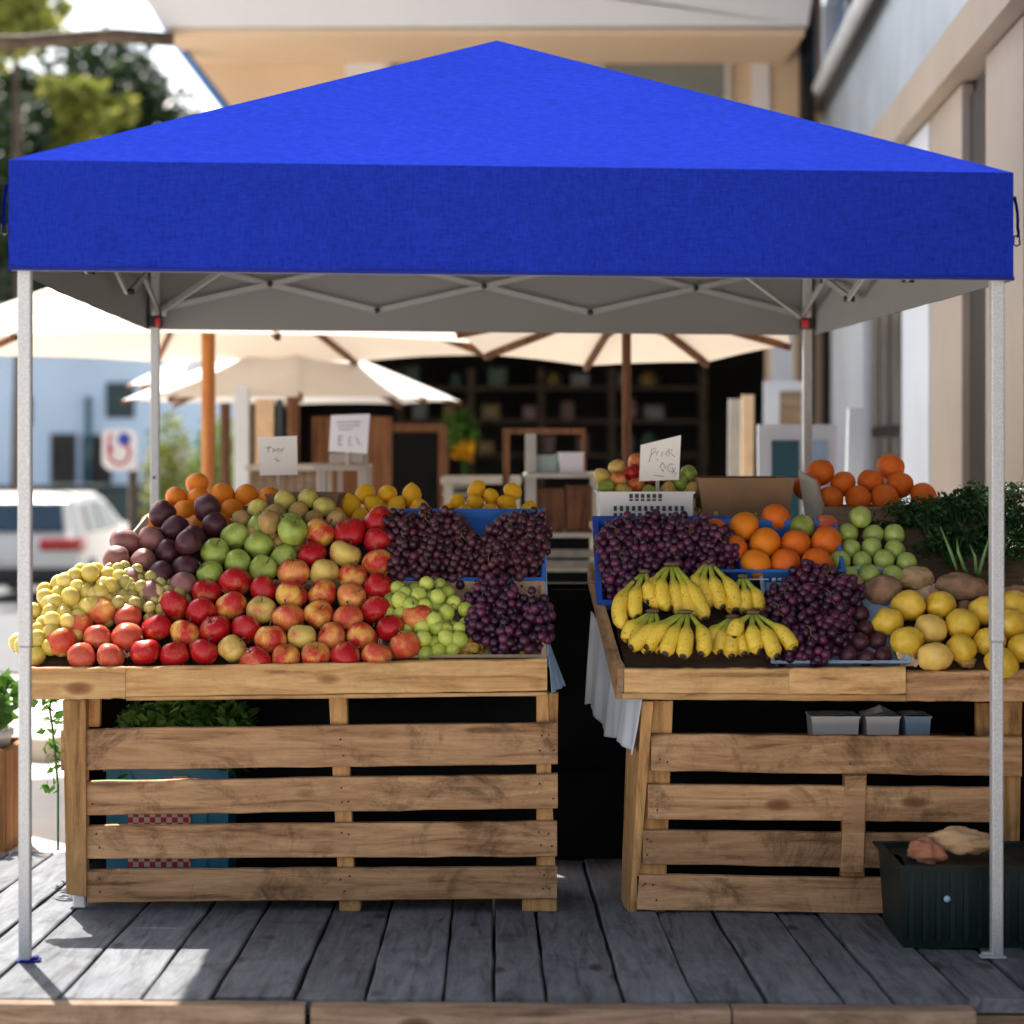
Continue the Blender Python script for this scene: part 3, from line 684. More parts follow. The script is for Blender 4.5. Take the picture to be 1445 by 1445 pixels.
def shrub(label, px, d, pyt, w, mk, seed, n=1600, size=.10, cat='shrub', potd=None):
    rng = random.Random(seed); x = XX(px, d); zg = gz(x, d); h_ = ZZ(pyt, d)-zg
    r = thing('shrub', label, cat, (x, d, zg), 'garden shrubs')
    s_ = MB()
    for i in range(5):
        a = rng.uniform(0, 6.28); s_.tube([(x, d, zg), (x+math.cos(a)*w*.3, d+math.sin(a)*w*.3, zg+h_*.7)], [.02, .008], 5)
    s_.build('stem', M['bark'], r)
    f = MB(); leaves(f, (x, d, zg+h_*.55), 1, n, size, rng, (w, w, h_*.47), None)
    f.build('foliage', M[mk], r)
shrub('yellow green garden shrub just right of the rear left canopy leg', 240, 24, 588, .36, 'treelight', 21)
shrub('green garden shrub right behind the orange parasol pole', 300, 24.5, 590, .34, 'herb', 22)
shrub('darker garden shrub right of the orange parasol pole', 318, 26, 586, .30, 'treelight', 23)
mb = MB(); mb.box((XX(205, 28), 28, gz(-4, 28)-.05), (XX(345, 28), 28.25, ZZ(640, 28)), bev=.02); mb.box((XX(205, 28)-.03, 27.96, ZZ(640, 28)), (XX(345, 28)+.03, 28.29, ZZ(634, 28)))
own(mb, 'garden_wall', M['wallgrey'], 'low pale garden wall behind the shrubs left of the shop', 'wall')
# white garden chairs
def garden_chair(label, px, d, s=1.0):
    x = XX(px, d); z = gz(x, d)
    r = thing('garden_chair', label, 'chair', (x, d, z), 'white garden chairs')
    a = MB(); a.box((x-.22, d-.22, z+.42), (x+.22, d+.22, z+.46), bev=.015); a.build('seat', M['whitepl'], r)
    b2 = MB()
    for k in range(5): b2.box((x-.2+k*.085, d+.2, z+.46), (x-.15+k*.085, d+.225, z+.86))
    b2.box((x-.23, d+.19, z+.86), (x+.23, d+.235, z+.93), bev=.012); b2.build('backrest', M['whitepl'], r)
    for sx in (-.2, .2):
        for sy in (-.2, .2):
            l = MB(); l.tube([(x+sx*1.1, d+sy*1.1, z), (x+sx, d+sy, z+.42)], [.016, .022], 8); l.build('leg', M['whitepl'], r)
garden_chair('white garden chair left of the orange parasol pole', 262, 20)
garden_chair('white garden chair right of the orange parasol pole', 328, 19)
# planter box with plants at the far left, kerb stone
xp, dp = -1.93, 7.0; zp = gz(xp, dp)-.02
pb = thing('planter', 'wooden plank planter with leafy green plants at the left edge', 'planter', (xp, dp, zp))
mb = MB()
for k in range(4): mb.box((xp-.17+k*.0875, dp-.16, zp), (xp-.17+k*.0875+.08, dp-.135, zp+.36), bev=.004); mb.box((xp-.17+k*.0875, dp+.135, zp), (xp-.17+k*.0875+.08, dp+.16, zp+.36), bev=.004)
mb.box((xp-.175, dp-.134, zp), (xp-.15, dp+.134, zp+.35)); mb.box((xp+.15, dp-.134, zp), (xp+.175, dp+.134, zp+.35))
mb.build('box', wood('planter plank wood', (.42, .20, .075), (.26, .11, .035), 2, .2), pb)
mb = MB(); mb.lathe([(0, zp+.02), (.13, zp+.02), (.155, zp+.41), (.165, zp+.41), (.165, zp+.385)], 20, 0, Matrix.Translation((xp, dp, 0))); mb.build('pot', M['whitepl'], pb)
mb = MB(); leaves(mb, (xp, dp, zp+.50), 1, 420, .075, random.Random(31), (.17, .15, .13), None); mb.build('foliage', M['herb'], pb)
vn = thing('trailing_plant', 'light green trailing vine hanging at the left side of the left stall', 'plant', (-1.34, 6.28, gz(-1.3, 6.3)))
mb = MB(); vp = [P(72, 985, 6.2), P(70, 1000, 6.2), P(74, 1025, 6.2), P(76, 1050, 6.2), P(79, 1075, 6.2), P(82, 1110, 6.2), P(82, 1200, 6.2)]
mb.tube(vp, .004, 5); mb.build('stem', M['scallion'], vn)
mb = MB(); rng = random.Random(8)
for q in vp[:6]:
    for k in range(9):
        leaves(mb, q+Vector((rng.uniform(-.035, .025), rng.uniform(-.02, .02), rng.uniform(-.03, .03))), .001, 1, .045, rng)
mb.build('foliage', M['herb'], vn)
mb = MB(); a = Vector((XX(44, 9.5), 9.5, gz(-2, 9.5)-.02)); mb.bar(a+Vector((0, 0, .06)), a+Vector((.55, 1.4, .04)), .16, .12)
own(mb, 'kerb_stone', M['wallbeige'], 'loose pale kerb stone lying on the sunlit pavement left of the stall', 'stone')

# ------------------------------------------------------------------ market furniture in front of the shop
def frame_rect(mb, xa, xb, za, zb, d, w, t):
    mb.box((xa, d, za), (xa+w, d+t, zb)); mb.box((xb-w, d, za), (xb, d+t, zb)); mb.box((xa+w, d, zb-w), (xb-w, d+t, zb)); mb.box((xa+w, d, za), (xb-w, d+t, za+w))
d = 11.0
cb = thing('chalkboard', 'blank black chalkboard in a brown wooden frame standing before the shop', 'chalkboard', (XX(585, d), d, gz(-.5, d)))
mb = MB(); xa, xb, za, zb = XX(536, d), XX(630, d), gz(-.5, d), ZZ(598, d)
frame_rect(mb, xa, xb, za, zb, d, .045, .04); mb.build('frame', M['brown'], cb)
mb = MB(); mb.box((xa+.046, d+.012, za+.046), (xb-.046, d+.03, zb-.046)); mb.build('board', M['dark'], cb)
mb = MB(); mb.box((xa, d+.35, za), (xa+.04, d+.39, zb-.15)); mb.box((xb-.04, d+.35, za), (xb, d+.39, zb-.15)); mb.box((xa, d+.041, zb-.1), (xb, d+.39, zb-.06)); mb.build('prop_leg', M['brown'], cb)
d = 8.6
rk = thing('shelf_rack', 'pale wooden shelf rack in the gap between the two stalls', 'shelf rack', (XX(797, d), d+.2, gz(.2, d)))
zg = gz(.2, d); mb = MB()
for q in (742, 838):
    for dd in (0, .36): mb.box((XX(q, d), d+dd, zg), (XX(q, d)+.045, d+dd+.04, ZZ(612 if q == 742 else 668, d)))
mb.build('post', M['palewood'], rk)
for py in (668, 752, 800, 845, 890, 935):
    mb = MB()
    for k in range(4): mb.box((XX(742, d)-.01, d+.045+k*.078-.06, ZZ(py, d)-.02), (XX(852, d), d+.11+k*.078-.06, ZZ(py, d)), bev=.004)
    mb.build('shelf', M['palewood'], rk)
mb = MB()
for py in (775, 790, 822): mb.box((XX(746, d), d-.03, ZZ(py, d)-.035), (XX(850, d), d-.012, ZZ(py, d)), bev=.004)
mb.build('slat', pm('grey weathered slat', (.22, .21, .17), .8, .25, 12), rk)
mb = MB(); mb.box((XX(708, d), d+.4, ZZ(612, d)), (XX(832, d), d+.45, ZZ(603, d))); mb.box((XX(708, d), d+.4, zg), (XX(708, d)+.035, d+.44, ZZ(612, d))); mb.box((XX(826, d), d+.4, ZZ(668, d)), (XX(832, d), d+.44, ZZ(612, d))); mb.build('back_frame', M['brown'], rk)
def box_open(a, b_, t=.008, lip=0):
    mb = MB(); x0, y0, z0 = a; x1, y1, z1 = b_
    mb.box((x0, y0, z0), (x1, y0+t, z1)); mb.box((x0, y1-t, z0), (x1, y1, z1)); mb.box((x0, y0+t, z0), (x0+t, y1-t, z1)); mb.box((x1-t, y0+t, z0), (x1, y1-t, z1)); mb.box((x0+t, y0+t, z0), (x1-t, y1-t, z0+t))
    if lip:
        mb.box((x0-lip, y0-lip, z1), (x1+lip, y0+t, z1+lip)); mb.box((x0-lip, y1-t, z1), (x1+lip, y1+lip, z1+lip)); mb.box((x0-lip, y0+t, z1), (x0+t, y1-t, z1+lip)); mb.box((x1-t, y0+t, z1), (x1+lip, y1-t, z1+lip))
    return mb
own(box_open((XX(752, d), d+.02, ZZ(668, d)+.002), (XX(786, d), d+.26, ZZ(644, d)), .008, .004), 'plastic_tub', pm('pale green plastic', (.30, .38, .33), .5, .1, 9), 'pale green plastic tub on the top shelf of the rack, left of two', 'tub', 'tubs on the rack')
own(box_open((XX(790, d), d+.02, ZZ(668, d)+.002), (XX(824, d), d+.26, ZZ(640, d)), .008, .004), 'plastic_tub', M['whitepl'], 'whitish plastic tub on the top shelf of the rack, right of two', 'tub', 'tubs on the rack')
own(box_open((XX(752, d), d+.02, ZZ(752, d)+.002), (XX(796, d), d+.28, ZZ(690, d)), .012), 'wooden_box', M['brown'], 'dark brown wooden box on the second shelf of the rack, left of two', 'box', 'brown boxes on the rack')
own(box_open((XX(800, d), d+.02, ZZ(752, d)+.002), (XX(836, d), d+.28, ZZ(686, d)), .012), 'wooden_box', M['brown'], 'dark brown wooden box on the second shelf of the rack, right of two', 'box', 'brown boxes on the rack')
d = 9.2
tb = thing('side_table', 'pale low table with folded sacks beneath, left of the shelf rack', 'table', (XX(680, d), d+.2, gz(0, d)))
mb = MB(); mb.box((XX(622, d), d, ZZ(683, d)), (XX(736, d), d+.45, ZZ(673, d)), bev=.006); mb.build('tabletop', M['palewood'], tb)
for q in (626, 722):
    for dd in (.02, .4): l = MB(); l.box((XX(q, d), d+dd, gz(0, d)), (XX(q, d)+.04, d+dd+.04, ZZ(683, d))); l.build('leg', M['palewood'], tb)
mb = MB(); mb.box((XX(630, d), d+.05, ZZ(712, d)), (XX(722, d), d+.4, ZZ(708, d))); mb.build('lower_shelf', M['palewood'], tb)
mb = MB()
for k in range(2): mb.add(*(lambda vv: ([Vector((XX(648, d)+v.x*.085, d+.2+v.y*.14, ZZ(708, d)+.03+k*.048+v.z*.026)) for v in vv[0]], vv[1]))(ICO[3]), 0, True)
own(mb, 'folded_sack', pm('pale cloth sack', (.34, .36, .33), .9, .15, 9), 'pair of pale folded sacks piled under the side table', 'sack')
# yellow pot plant in the dark
d = 16.4; x = XX(655, d); z = gz(0, D)+.02
pt = thing('potted_plant', 'dim potted plant with a yellow flower head inside the dark shop', 'plant', (x, d, z))
mb = MB(); mb.lathe([(0, z), (.13, z), (.18, z+.3), (.16, z+.3), (0, z+.27)], 18, 0, Matrix.Translation((x, d, 0))); mb.build('pot', M['brown'], pt)
mb = MB(); mb.tube([(x, d, z+.25), (x, d, ZZ(640, d))], .02, 6); leaves(mb, (x-.05, d, ZZ(612, d)), 1, 300, .10, random.Random(4), (.16, .12, .16), None); mb.build('foliage', M['herb'], pt)
mb = MB(); leaves(mb, (x, d-.1, ZZ(636, d)), 1, 160, .07, random.Random(5), (.06, .05, .055), None); mb.build('flower', M['lemon'], pt)
# dim shelves with jars and boxes inside the shop
d = 17.6
ws = thing('wall_shelf', 'dim brown wall shelf with jars at the back of the dark shop', 'shelf', (XX(700, d), d, gz(0, D)))
z0 = gz(0, D)
for q in (560, 660, 760, 860, 990): mb = MB(); mb.box((XX(q, d), d, z0), (XX(q, d)+.05, d+.3, ZZ(520, d))); mb.build('upright', M['bark'], ws)
for py in (545, 592, 640): mb = MB(); mb.box((XX(560, d)+.051, d+.01, ZZ(py, d)-.03), (XX(990, d), d+.29, ZZ(py, d))); mb.build('shelf', M['bark'], ws)
jr = random.Random(17)
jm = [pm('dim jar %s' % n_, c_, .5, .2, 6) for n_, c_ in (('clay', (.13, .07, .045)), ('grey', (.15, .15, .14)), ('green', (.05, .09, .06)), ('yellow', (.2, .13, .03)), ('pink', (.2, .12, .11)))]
jn = ('clay red', 'grey', 'green', 'yellow', 'pinkish')
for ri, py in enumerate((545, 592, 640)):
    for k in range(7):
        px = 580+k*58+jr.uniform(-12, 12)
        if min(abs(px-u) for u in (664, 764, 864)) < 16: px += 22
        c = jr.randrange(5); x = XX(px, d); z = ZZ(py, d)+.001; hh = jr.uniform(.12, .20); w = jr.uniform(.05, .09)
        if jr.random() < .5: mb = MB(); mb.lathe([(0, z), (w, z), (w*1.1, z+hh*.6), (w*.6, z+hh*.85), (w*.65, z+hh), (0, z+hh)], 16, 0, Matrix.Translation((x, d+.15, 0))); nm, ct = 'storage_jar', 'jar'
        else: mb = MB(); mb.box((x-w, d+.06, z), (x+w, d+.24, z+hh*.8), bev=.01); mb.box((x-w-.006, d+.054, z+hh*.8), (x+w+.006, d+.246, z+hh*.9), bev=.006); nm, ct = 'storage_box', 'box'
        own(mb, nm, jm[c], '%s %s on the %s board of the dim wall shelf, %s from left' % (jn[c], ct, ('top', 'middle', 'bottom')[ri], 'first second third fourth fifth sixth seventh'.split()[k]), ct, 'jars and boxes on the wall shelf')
# counter + posts behind the left cards
d = 9.8
ct = thing('market_counter', 'brown wooden market counter with posts behind the two price cards', 'counter', (XX(420, d), d+.2, gz(-1, d)))
mb = MB(); mb.box((XX(345, d), d, ZZ(664, d)), (XX(470, d), d+.5, ZZ(656, d)), bev=.006); mb.build('top', M['palewood'], ct)
mb = MB()
for k in range(9): mb.box((XX(352, d)+k*.045, d+.04, gz(-1, d)), (XX(352, d)+k*.045+.041, d+.06, ZZ(664, d)), bev=.002)
mb.build('front_panel', M['oldwood'], ct)
for q, w, k in ((326, 20, 'wallwhite'), (356, 26, 'papertan'), (386, 8, 'darkgreen')):
    mb = MB(); mb.box((XX(q, d+.4), d+.52, gz(-1, d)), (XX(q+w, d+.4), d+.58, ZZ(540 if q < 330 else 560, d))); mb.build('post', M[k], ct)
mb = MB(); mb.box((XX(420, d), d+.7, gz(-1, d)), (XX(540, d), d+.76, ZZ(585, d))); mb.build('back_panel', M['brown'], ct)
d = 8.2
st = thing('display_stand', 'whitewashed wooden display stand under the tilted price sheet', 'stand', (XX(490, d), d+.15, gz(-.7, d)))
mb = MB()
for q in (447, 505): mb.box((XX(q, d), d, gz(-.7, d)), (XX(q, d)+.04, d+.04, ZZ(655 if q == 447 else 600, d)), bev=.004); mb.box((XX(q, d), d+.26, gz(-.7, d)), (XX(q, d)+.04, d+.3, ZZ(655, d)), bev=.004)
mb.box((XX(475, d), d+.03, gz(-.7, d)), (XX(475, d)+.022, d+.05, ZZ(664, d)))
mb.build('leg', M['wallbeige'], st)
mb = MB(); mb.box((XX(445, d)-.01, d-.012, ZZ(664, d)), (XX(518, d), d+.30, ZZ(656, d)), bev=.004); mb.build('top', M['wallbeige'], st)
mb = MB(); mb.box((XX(466, d), d-.03, ZZ(663, d)+.03), (XX(514, d), d-.015, ZZ(640, d)), bev=.003); mb.build('ledge', M['wallbeige'], st)
# black crates added as a blocker so the gap stays dark
for i, (xa, xb, ya, za, zb) in enumerate(((.02, .42, 6.62, 0, .3), (.0, .40, 6.66, .302, .6), (.03, .43, 6.64, .602, .9))):
    z0 = gz(.2, 6.7); mb = box_open((xa, ya, z0+za), (xb, ya+.3, z0+zb), .012, .006)
    for q in range(4): mb.box((xa+.03+q*.09, ya-.006, z0+za+.05), (xa+.09+q*.09, ya-.001, z0+za+.07))
    own(mb, 'stacked_crate', M['dark'], ['black crate in the gap between the stalls, lowest of its stack', 'black crate in the gap between the stalls, middle of its stack', 'black crate in the gap between the stalls, topmost of its stack'][i], 'crate', 'black crates in the gap')

# ------------------------------------------------------------------ the blue pop-up canopy
KY, KX0, KY0 = .0481, -.0477, 6.2641
kc, ks = math.cos(KY), math.sin(KY)
def K(u, v, z):
    x = KX0+u*kc-v*ks; return Vector((x, KY0+u*ks+v*kc, z-.006*x))
E_, ZB, ZT, ZP = 1.27, 1.7336, 2.0087, 2.5856
cp = thing('canopy_tent', 'bright blue pop-up canopy tent with a grey frame standing over both fruit stalls', 'canopy tent', (KX0, KY0, gz(0, KY0)))
NS = 16
def quad_grid(mb, fn, nu, nv): mb.sheet(fn, nu, nv, 0, True)
mb = MB()
for s in range(4):
    w = s*math.pi/2
    def rot(u, v, z): return K(u*math.cos(w)-v*math.sin(w), u*math.sin(w)+v*math.cos(w), z)
    vs = []; fs = []
    for j in range(NS+1):
        t = j/NS; e = E_*(1-t)
        for i in range(NS+1):
            q = -1+2*i/NS
            sag = .010*math.sin(math.pi*t)*math.cos(q*math.pi/2)
            vs.append(rot(q*e, -e, ZT+(ZP-ZT)*t-sag))
    for j in range(NS):
        for i in range(NS): fs.append((j*(NS+1)+i, j*(NS+1)+i+1, (j+1)*(NS+1)+i+1, (j+1)*(NS+1)+i))
    mb.add(vs, fs, 0, False)
mb.build('roof', M['blue'], cp)
def ring(mb, e, z0, z1, nz=4, amp=.0):
    for s in range(4):
        w = s*math.pi/2
        vs = []; fs = []; NU = 60
        for j in range(nz+1):
            for i in range(NU+1):
                q = -1+2*i/NU; z = z0+(z1-z0)*j/nz
                wv = amp*math.sin(q*19+s)*math.sin(q*7.3+1)*(1-j/nz)*(1-abs(q)**6)
                vs.append(K((q*e)*math.cos(w)+(e+wv)*math.sin(w), (q*e)*math.sin(w)-(e+wv)*math.cos(w), z))
        for j in range(nz):
            for i in range(NU): fs.append((j*(NU+1)+i, j*(NU+1)+i+1, (j+1)*(NU+1)+i+1, (j+1)*(NU+1)+i))
        mb.add(vs, fs, 0, True)
mb = MB(); ring(mb, E_, ZB+.009, ZT, 4, .003); mb.build('valance', M['blue'], cp)
mb = MB(); ring(mb, E_+.002, ZB, ZB+.009, 1, .003); mb.build('hem', M['bluehem'], cp)
mb = MB(); ring(mb, E_-.005, ZB-.001, ZT-.006, 4, .003)
for s in range(4):
    w = s*math.pi/2; vs = []; fs = []; e0 = E_-.007
    for j in range(NS+1):
        t = j/NS; e = e0*(1-t)
        for i in range(NS+1):
            q = -1+2*i/NS; u, v_ = q*e, -e
            vs.append(K(u*math.cos(w)-v_*math.sin(w), u*math.sin(w)+v_*math.cos(w), ZT-.006+(ZP-ZT)*t-.010*math.sin(math.pi*t)*math.cos(q*math.pi/2)))
    for j in range(NS):
        for i in range(NS): fs.append((j*(NS+1)+i, j*(NS+1)+i+1, (j+1)*(NS+1)+i+1, (j+1)*(NS+1)+i))
    mb.add(vs, fs, 0, False)
mb.build('lining', M['silver'], cp)
LU = 1.236
KR = Matrix.Rotation(KY, 4, 'Z')
for (su, sv) in ((-1, -1), (1, -1), (1, 1), (-1, 1)):
    b0 = K(su*LU, sv*LU, 0); zb = gz(b0.x, b0.y); T = Matrix.Translation((b0.x, b0.y, 0)) @ KR
    mb = MB(); mb.box((-.0165, -.0165, .80), (.0165, .0165, ZT-.03), 0, T, .003); up = mb.build('leg', M['steel'], cp)
    mb = MB(); mb.box((-.0145, -.0145, zb+.004), (.0145, .0145, .80), 0, T, .003); mb.build('inner_leg', M['steel'], up)
    if sv > 0:
        mb = MB()
        for zz in (ZZ(674, b0.y), ZZ(715, b0.y)): mb.lathe([(0, .003), (.0055, .003), (.0055, -.002)], 10, 0, T @ Matrix.Translation((-.002, -.0175, zz)) @ Matrix.Rotation(R(90), 4, 'X'))
        mb.build('pin_hole', M['black'], up)
    mb = MB(); mb.box((-.022, -.02, zb), (.022, .02, zb+.005), 0, T, .002); mb.box((-su*.015, -.018, zb), (-su*.040, .012, zb+.006), 0, T, .003); mb.box((-su*.018, -.012, zb+.006), (-su*.034, .010, zb+.013), 0, T, .003)
    mb.build('foot_plate', M['bluehem'] if su < 0 and sv < 0 else M['steel'], cp)
    mb = MB(); mb.box((-.025, -.025, ZB+.012), (.025, .025, ZB+.056), 0, T, .004); sl_ = mb.build('slider', M['black'], cp)
    mb = MB(); mb.box((-su*.004, min(-sv*.034, -sv*.025), ZB+.016), (-su*.023, max(-sv*.034, -sv*.025), ZB+.050), 0, T, .003); mb.box((-su*.008, min(-sv*.038, -sv*.034), ZB+.03), (-su*.019, max(-sv*.038, -sv*.034), ZB+.044), 0, T, .002); mb.build('release_lever', M['red'], sl_)
    for (a, b_) in ((-su*.034, 0), (0, -sv*.034)): mb = MB(); mb.box((a-.009, b_-.009, ZB+.056), (a+.009, b_+.009, ZB+.085), 0, T, .002); mb.build('bracket', M['steel'], cp)
    mb = MB(); mb.bar(K(su*(LU-.03), sv*(LU-.03), ZB+.07), K(su*.62, sv*.62, ZT+.10), .012, .02); mb.bar(K(su*(LU-.02), sv*(LU-.02), ZT-.04), K(su*.03, sv*.03, ZP-.16), .014, .024); mb.build('roof_bar', M['bar'], cp)
mb = MB(); c0 = K(0, 0, 0); mb.tube([(c0.x, c0.y, ZP-.24), (c0.x, c0.y, ZP-.04)], .04, 14); mb.build('peak_hub', M['black'], cp)
for s in range(4):
    w = s*math.pi/2; mb = MB(); pvs = []
    def side(q, z, o=0):
        u, v_ = q, -(LU+.0-o); return K(u*math.cos(w)-v_*math.sin(w), u*math.sin(w)+v_*math.cos(w), z)
    zl, zh = ZB+.075, ZB+.295
    xs_ = [-LU+.03, -LU/3+.01, LU/3-.01, LU-.03]
    for i in range(3):
        zu = zh-.03
        mb.bar(side(xs_[i], zl, .014), side(xs_[i+1], zu, .014), .010, .020); mb.bar(side(xs_[i], zu, .026), side(xs_[i+1], zl, .026), .010, .020)
        mid = (xs_[i]+xs_[i+1])/2; zm = (zl+zu)/2
        for (q, z) in ((mid, zm),)+(((xs_[i+1], zl), (xs_[i+1], zu)) if i < 2 else ()):
            pvs.append(MB().tube([side(q, z, .004), side(q, z, .040)], .0105, 12))
    t_ = mb.build('scissor_truss', M['bar'], cp)
    for pv in pvs: pv.build('pivot', M['black'], t_)
for su in (-1, 1):
    p0 = K(su*(E_+.003), -E_+.02, 1.95)
    mb = MB(); mb.sheet(lambda a, b_: p0+Vector((su*(.004+.014*math.sin(b_*2.6)*.6)+ (su*.004 if b_ > .8 else 0), -.012+a*.022, -.105*b_)), 1, 8); mb.sheet(lambda a, b_: p0+Vector((su*(.0065+.014*math.sin(b_*2.6)*.6)+(su*.004 if b_ > .8 else 0), -.012+a*.022, -.105*b_)), 1, 8)
    sp = mb.build('tie_strap', M['blue'], cp)
    mb = MB(); q = p0+Vector((su*.011, 0, -.105)); mb.tube([q+Vector((-.007, 0, .004)), q+Vector((-.008, 0, -.018)), q+Vector((0, 0, -.022)), q+Vector((.008, 0, -.018)), q+Vector((.007, 0, .004)), q+Vector((-.007, 0, .004))], .0025, 6); mb.build('buckle', M['black'], sp)

# ------------------------------------------------------------------ stalls
SA = R(40.0); sa, ca = math.sin(SA), math.cos(SA)
D0, Z0 = 5.69, .664
def bed(px, py, hgt=0.0, d0=None, z0=None):     # pixel -> the point hgt above the sloping bed
    d0 = D0 if d0 is None else d0; z0 = Z0 if z0 is None else z0
    k = (py-YH)/F; d = (sa*d0+ca*(ZC-z0)-hgt)/(sa+ca*k); return P(px, py, d)
UP, NO = Vector((0, ca, sa)), Vector((0, -sa, ca))
def bedM(p, rz=0, tilt=0):
    return Matrix.Translation(p) @ Matrix(((1, 0, 0, 0), (0, ca, -sa, 0), (0, sa, ca, 0), (0, 0, 0, 1))) @ Matrix.Rotation(rz, 4, 'Z') @ Matrix.Rotation(tilt, 4, 'X')
brng = random.Random(77)
def board(mb, xa, xb, y0, y1, zl, zr, ch=.003, wob=.0016, skew=0):
    """board along x; zl=(bottom, top) at the left end, zr at the right end"""
    n = 18; vs = []
    for i in range(n+1):
        t = i/n; x = xa+(xb-xa)*t
        zb = zl[0]+(zr[0]-zl[0])*t+brng.uniform(-wob, wob); zt = zl[1]+(zr[1]-zl[1])*t+brng.uniform(-wob, wob); o = skew*t
        vs += [(x, y0+o+ch, zb), (x, y0+o, zb+ch), (x, y0+o, zt-ch), (x, y0+o+ch, zt), (x, y1+o, zt), (x, y1+o, zb)]
    fs = [tuple(range(5, -1, -1)), tuple(n*6+k for k in range(6))]
    for i in range(n):
        for k in range(6): fs.append((i*6+k, i*6+(k+1) % 6, (i+1)*6+(k+1) % 6, (i+1)*6+k))
    mb.add(vs, fs)
M['rust'] = pm('rusty nail', (.05, .03, .022), .7, .3, 40)
def pboard(root, name, mat, pxa, pxb, l, r, d, th, nails=None, **k):      # by pixel corners (left top/bottom y, right top/bottom y) on the plane y = d
    mb = MB(); board(mb, XX(pxa, d), XX(pxb, d), d, d+th, (ZZ(l[1], d), ZZ(l[0], d)), (ZZ(r[1], d), ZZ(r[0], d)), **k)
    for nx in (nails or ()):
        t = (nx-pxa)/(pxb-pxa); y0 = l[0]+(r[0]-l[0])*t; y1 = l[1]+(r[1]-l[1])*t
        for f in (.28, .70):
            if brng.random() < .4: continue
            q = P(nx+brng.uniform(-4, 4), y0+(y1-y0)*(f+brng.uniform(-.06, .06)), d)
            mb.lathe([(0, .0012), (.0026, .001), (.0032, 0)], 8, 1, Matrix.Translation(q) @ Matrix.Rotation(R(90), 4, 'X'))
    return mb.build(name, [mat, M['rust']] if nails else mat, root)
def ppost(root, name, mat, pts, d, th):                       # post given by 4 px corners tl, tr, br, bl
    mb = MB(); q = [P(x, y, d) for x, y in pts]
    mb.hexa([q[3], q[2], q[2]+Vector((0, th, 0)), q[3]+Vector((0, th, 0)), q[0], q[1], q[1]+Vector((0, th, 0)), q[0]+Vector((0, th, 0))])
    o = mb.build(name, mat, root); bv = o.modifiers.new('bevel', 'BEVEL'); bv.width = .003; bv.segments = 2
    return o
FD = 5.60                                                     # front face of the table boards
ls = thing('fruit_stall', 'left pallet wood fruit stall piled with apples, its slatted front on the deck', 'market stall', (-.65, 5.9, gz(-.65, 5.9)), 'pallet fruit stalls')
pboard(ls, 'front_board', M['pine'], 35, 177, (943, 987), (942, 986), FD-.002, .034)
pboard(ls, 'front_board', M['pine'], 177.4, 772, (942, 984), (930, 975), FD, .032)
pboard(ls, 'front_rail', M['pine'], 178, 770, (983.5, 989), (977, 982), FD-.004, .03, wob=.0008)
PD = 5.665
ppost(ls, 'post', M['palletz'], [(88, 988), (121, 988), (122, 1266), (93, 1262)], PD-.012, .045)
ppost(ls, 'post', M['palletz'], [(121, 987), (141, 987), (140, 1026), (122, 1026)], PD+.05, .03)
ppost(ls, 'post', M['palletz'], [(464, 983), (489, 983), (502, 1284), (479, 1284)], PD+.03, .05)
ppost(ls, 'post', M['palletz'], [(757, 977), (773, 977), (786, 1272), (757, 1272)], PD+.03, .04)
ppost(ls, 'post', M['palletz'], [(773, 978), (788, 978), (787, 1022), (773, 1022)], PD+.045, .04)
for (a, b_, l, r) in ((86, 787, (1030, 1087), (1020, 1079)), (114, 787, (1103, 1151), (1093, 1141)), (121, 786, (1166, 1212), (1160, 1209)), (123, 786, (1228, 1274), (1224, 1268))):
    pboard(ls, 'slat', M['pallet'], a, b_, l, r, PD, .024, ch=.0025, nails=(a+16, 484, 494, 764, 778))
for a, b_ in ((478, 508), (737, 786)):
    mb = MB(); za = gz(0, PD); mb.box((XX(a, PD), PD+.012, za-.002), (XX(b_, PD), PD+.10, ZZ(1269, PD)), bev=.004); mb.build('foot_block', M['palletz'], ls)
mb = MB(); mb.box((XX(100, PD), PD+.02, gz(-1.2, PD)), (XX(118, PD), PD+.05, ZZ(1262, PD)), bev=.004); mb.build('foot_block', M['paper'], ls)
M['bedwood'] = wood('dark bed boards', (.10, .065, .04), (.06, .035, .02), 0, .4)
def bedboard(root, pts, mat, name='bed', th=.014):
    mb = MB(); q = [bed(x, y, 0) for x, y in pts]; mb.poly(q, NO*-th); return mb.build(name, mat, root)
bedboard(ls, [(30, 940), (776, 934), (766, 746), (470, 746), (468, 714), (345, 714), (343, 746), (205, 746)], M['bedwood'])
mb = MB(); mb.box((XX(38, FD+.04), FD+.033, Z0-.025), (XX(770, FD+.04), D0+.02, Z0-.004)); mb.build('ledge', M['pallet'], ls)
SZ = 1.045
mb = MB(); mb.box((XX(205, 6.3), 6.165, SZ-.025), (XX(772, 6.3), 6.80, SZ-.001), bev=.003); mb.build('rear_shelf', M['pallet'], ls)
for px_, dd in ((215, 6.72), (490, 6.74), (755, 6.72), (215, 6.2), (755, 6.2)):
    x = XX(px_, dd); mb = MB(); mb.box((x-.02, dd, gz(x, dd)), (x+.02, dd+.04, SZ-.026)); mb.build('rear_leg', M['palletz'], ls)
mb = MB(); mb.box((XX(120, 6.1), 6.10, gz(-.6, 6.1)+.01), (XX(772, 6.1), 6.112, .86)); mb.build('back_panel', M['dark'], ls)  # black sheet added for the dark under the stall, stops light from behind
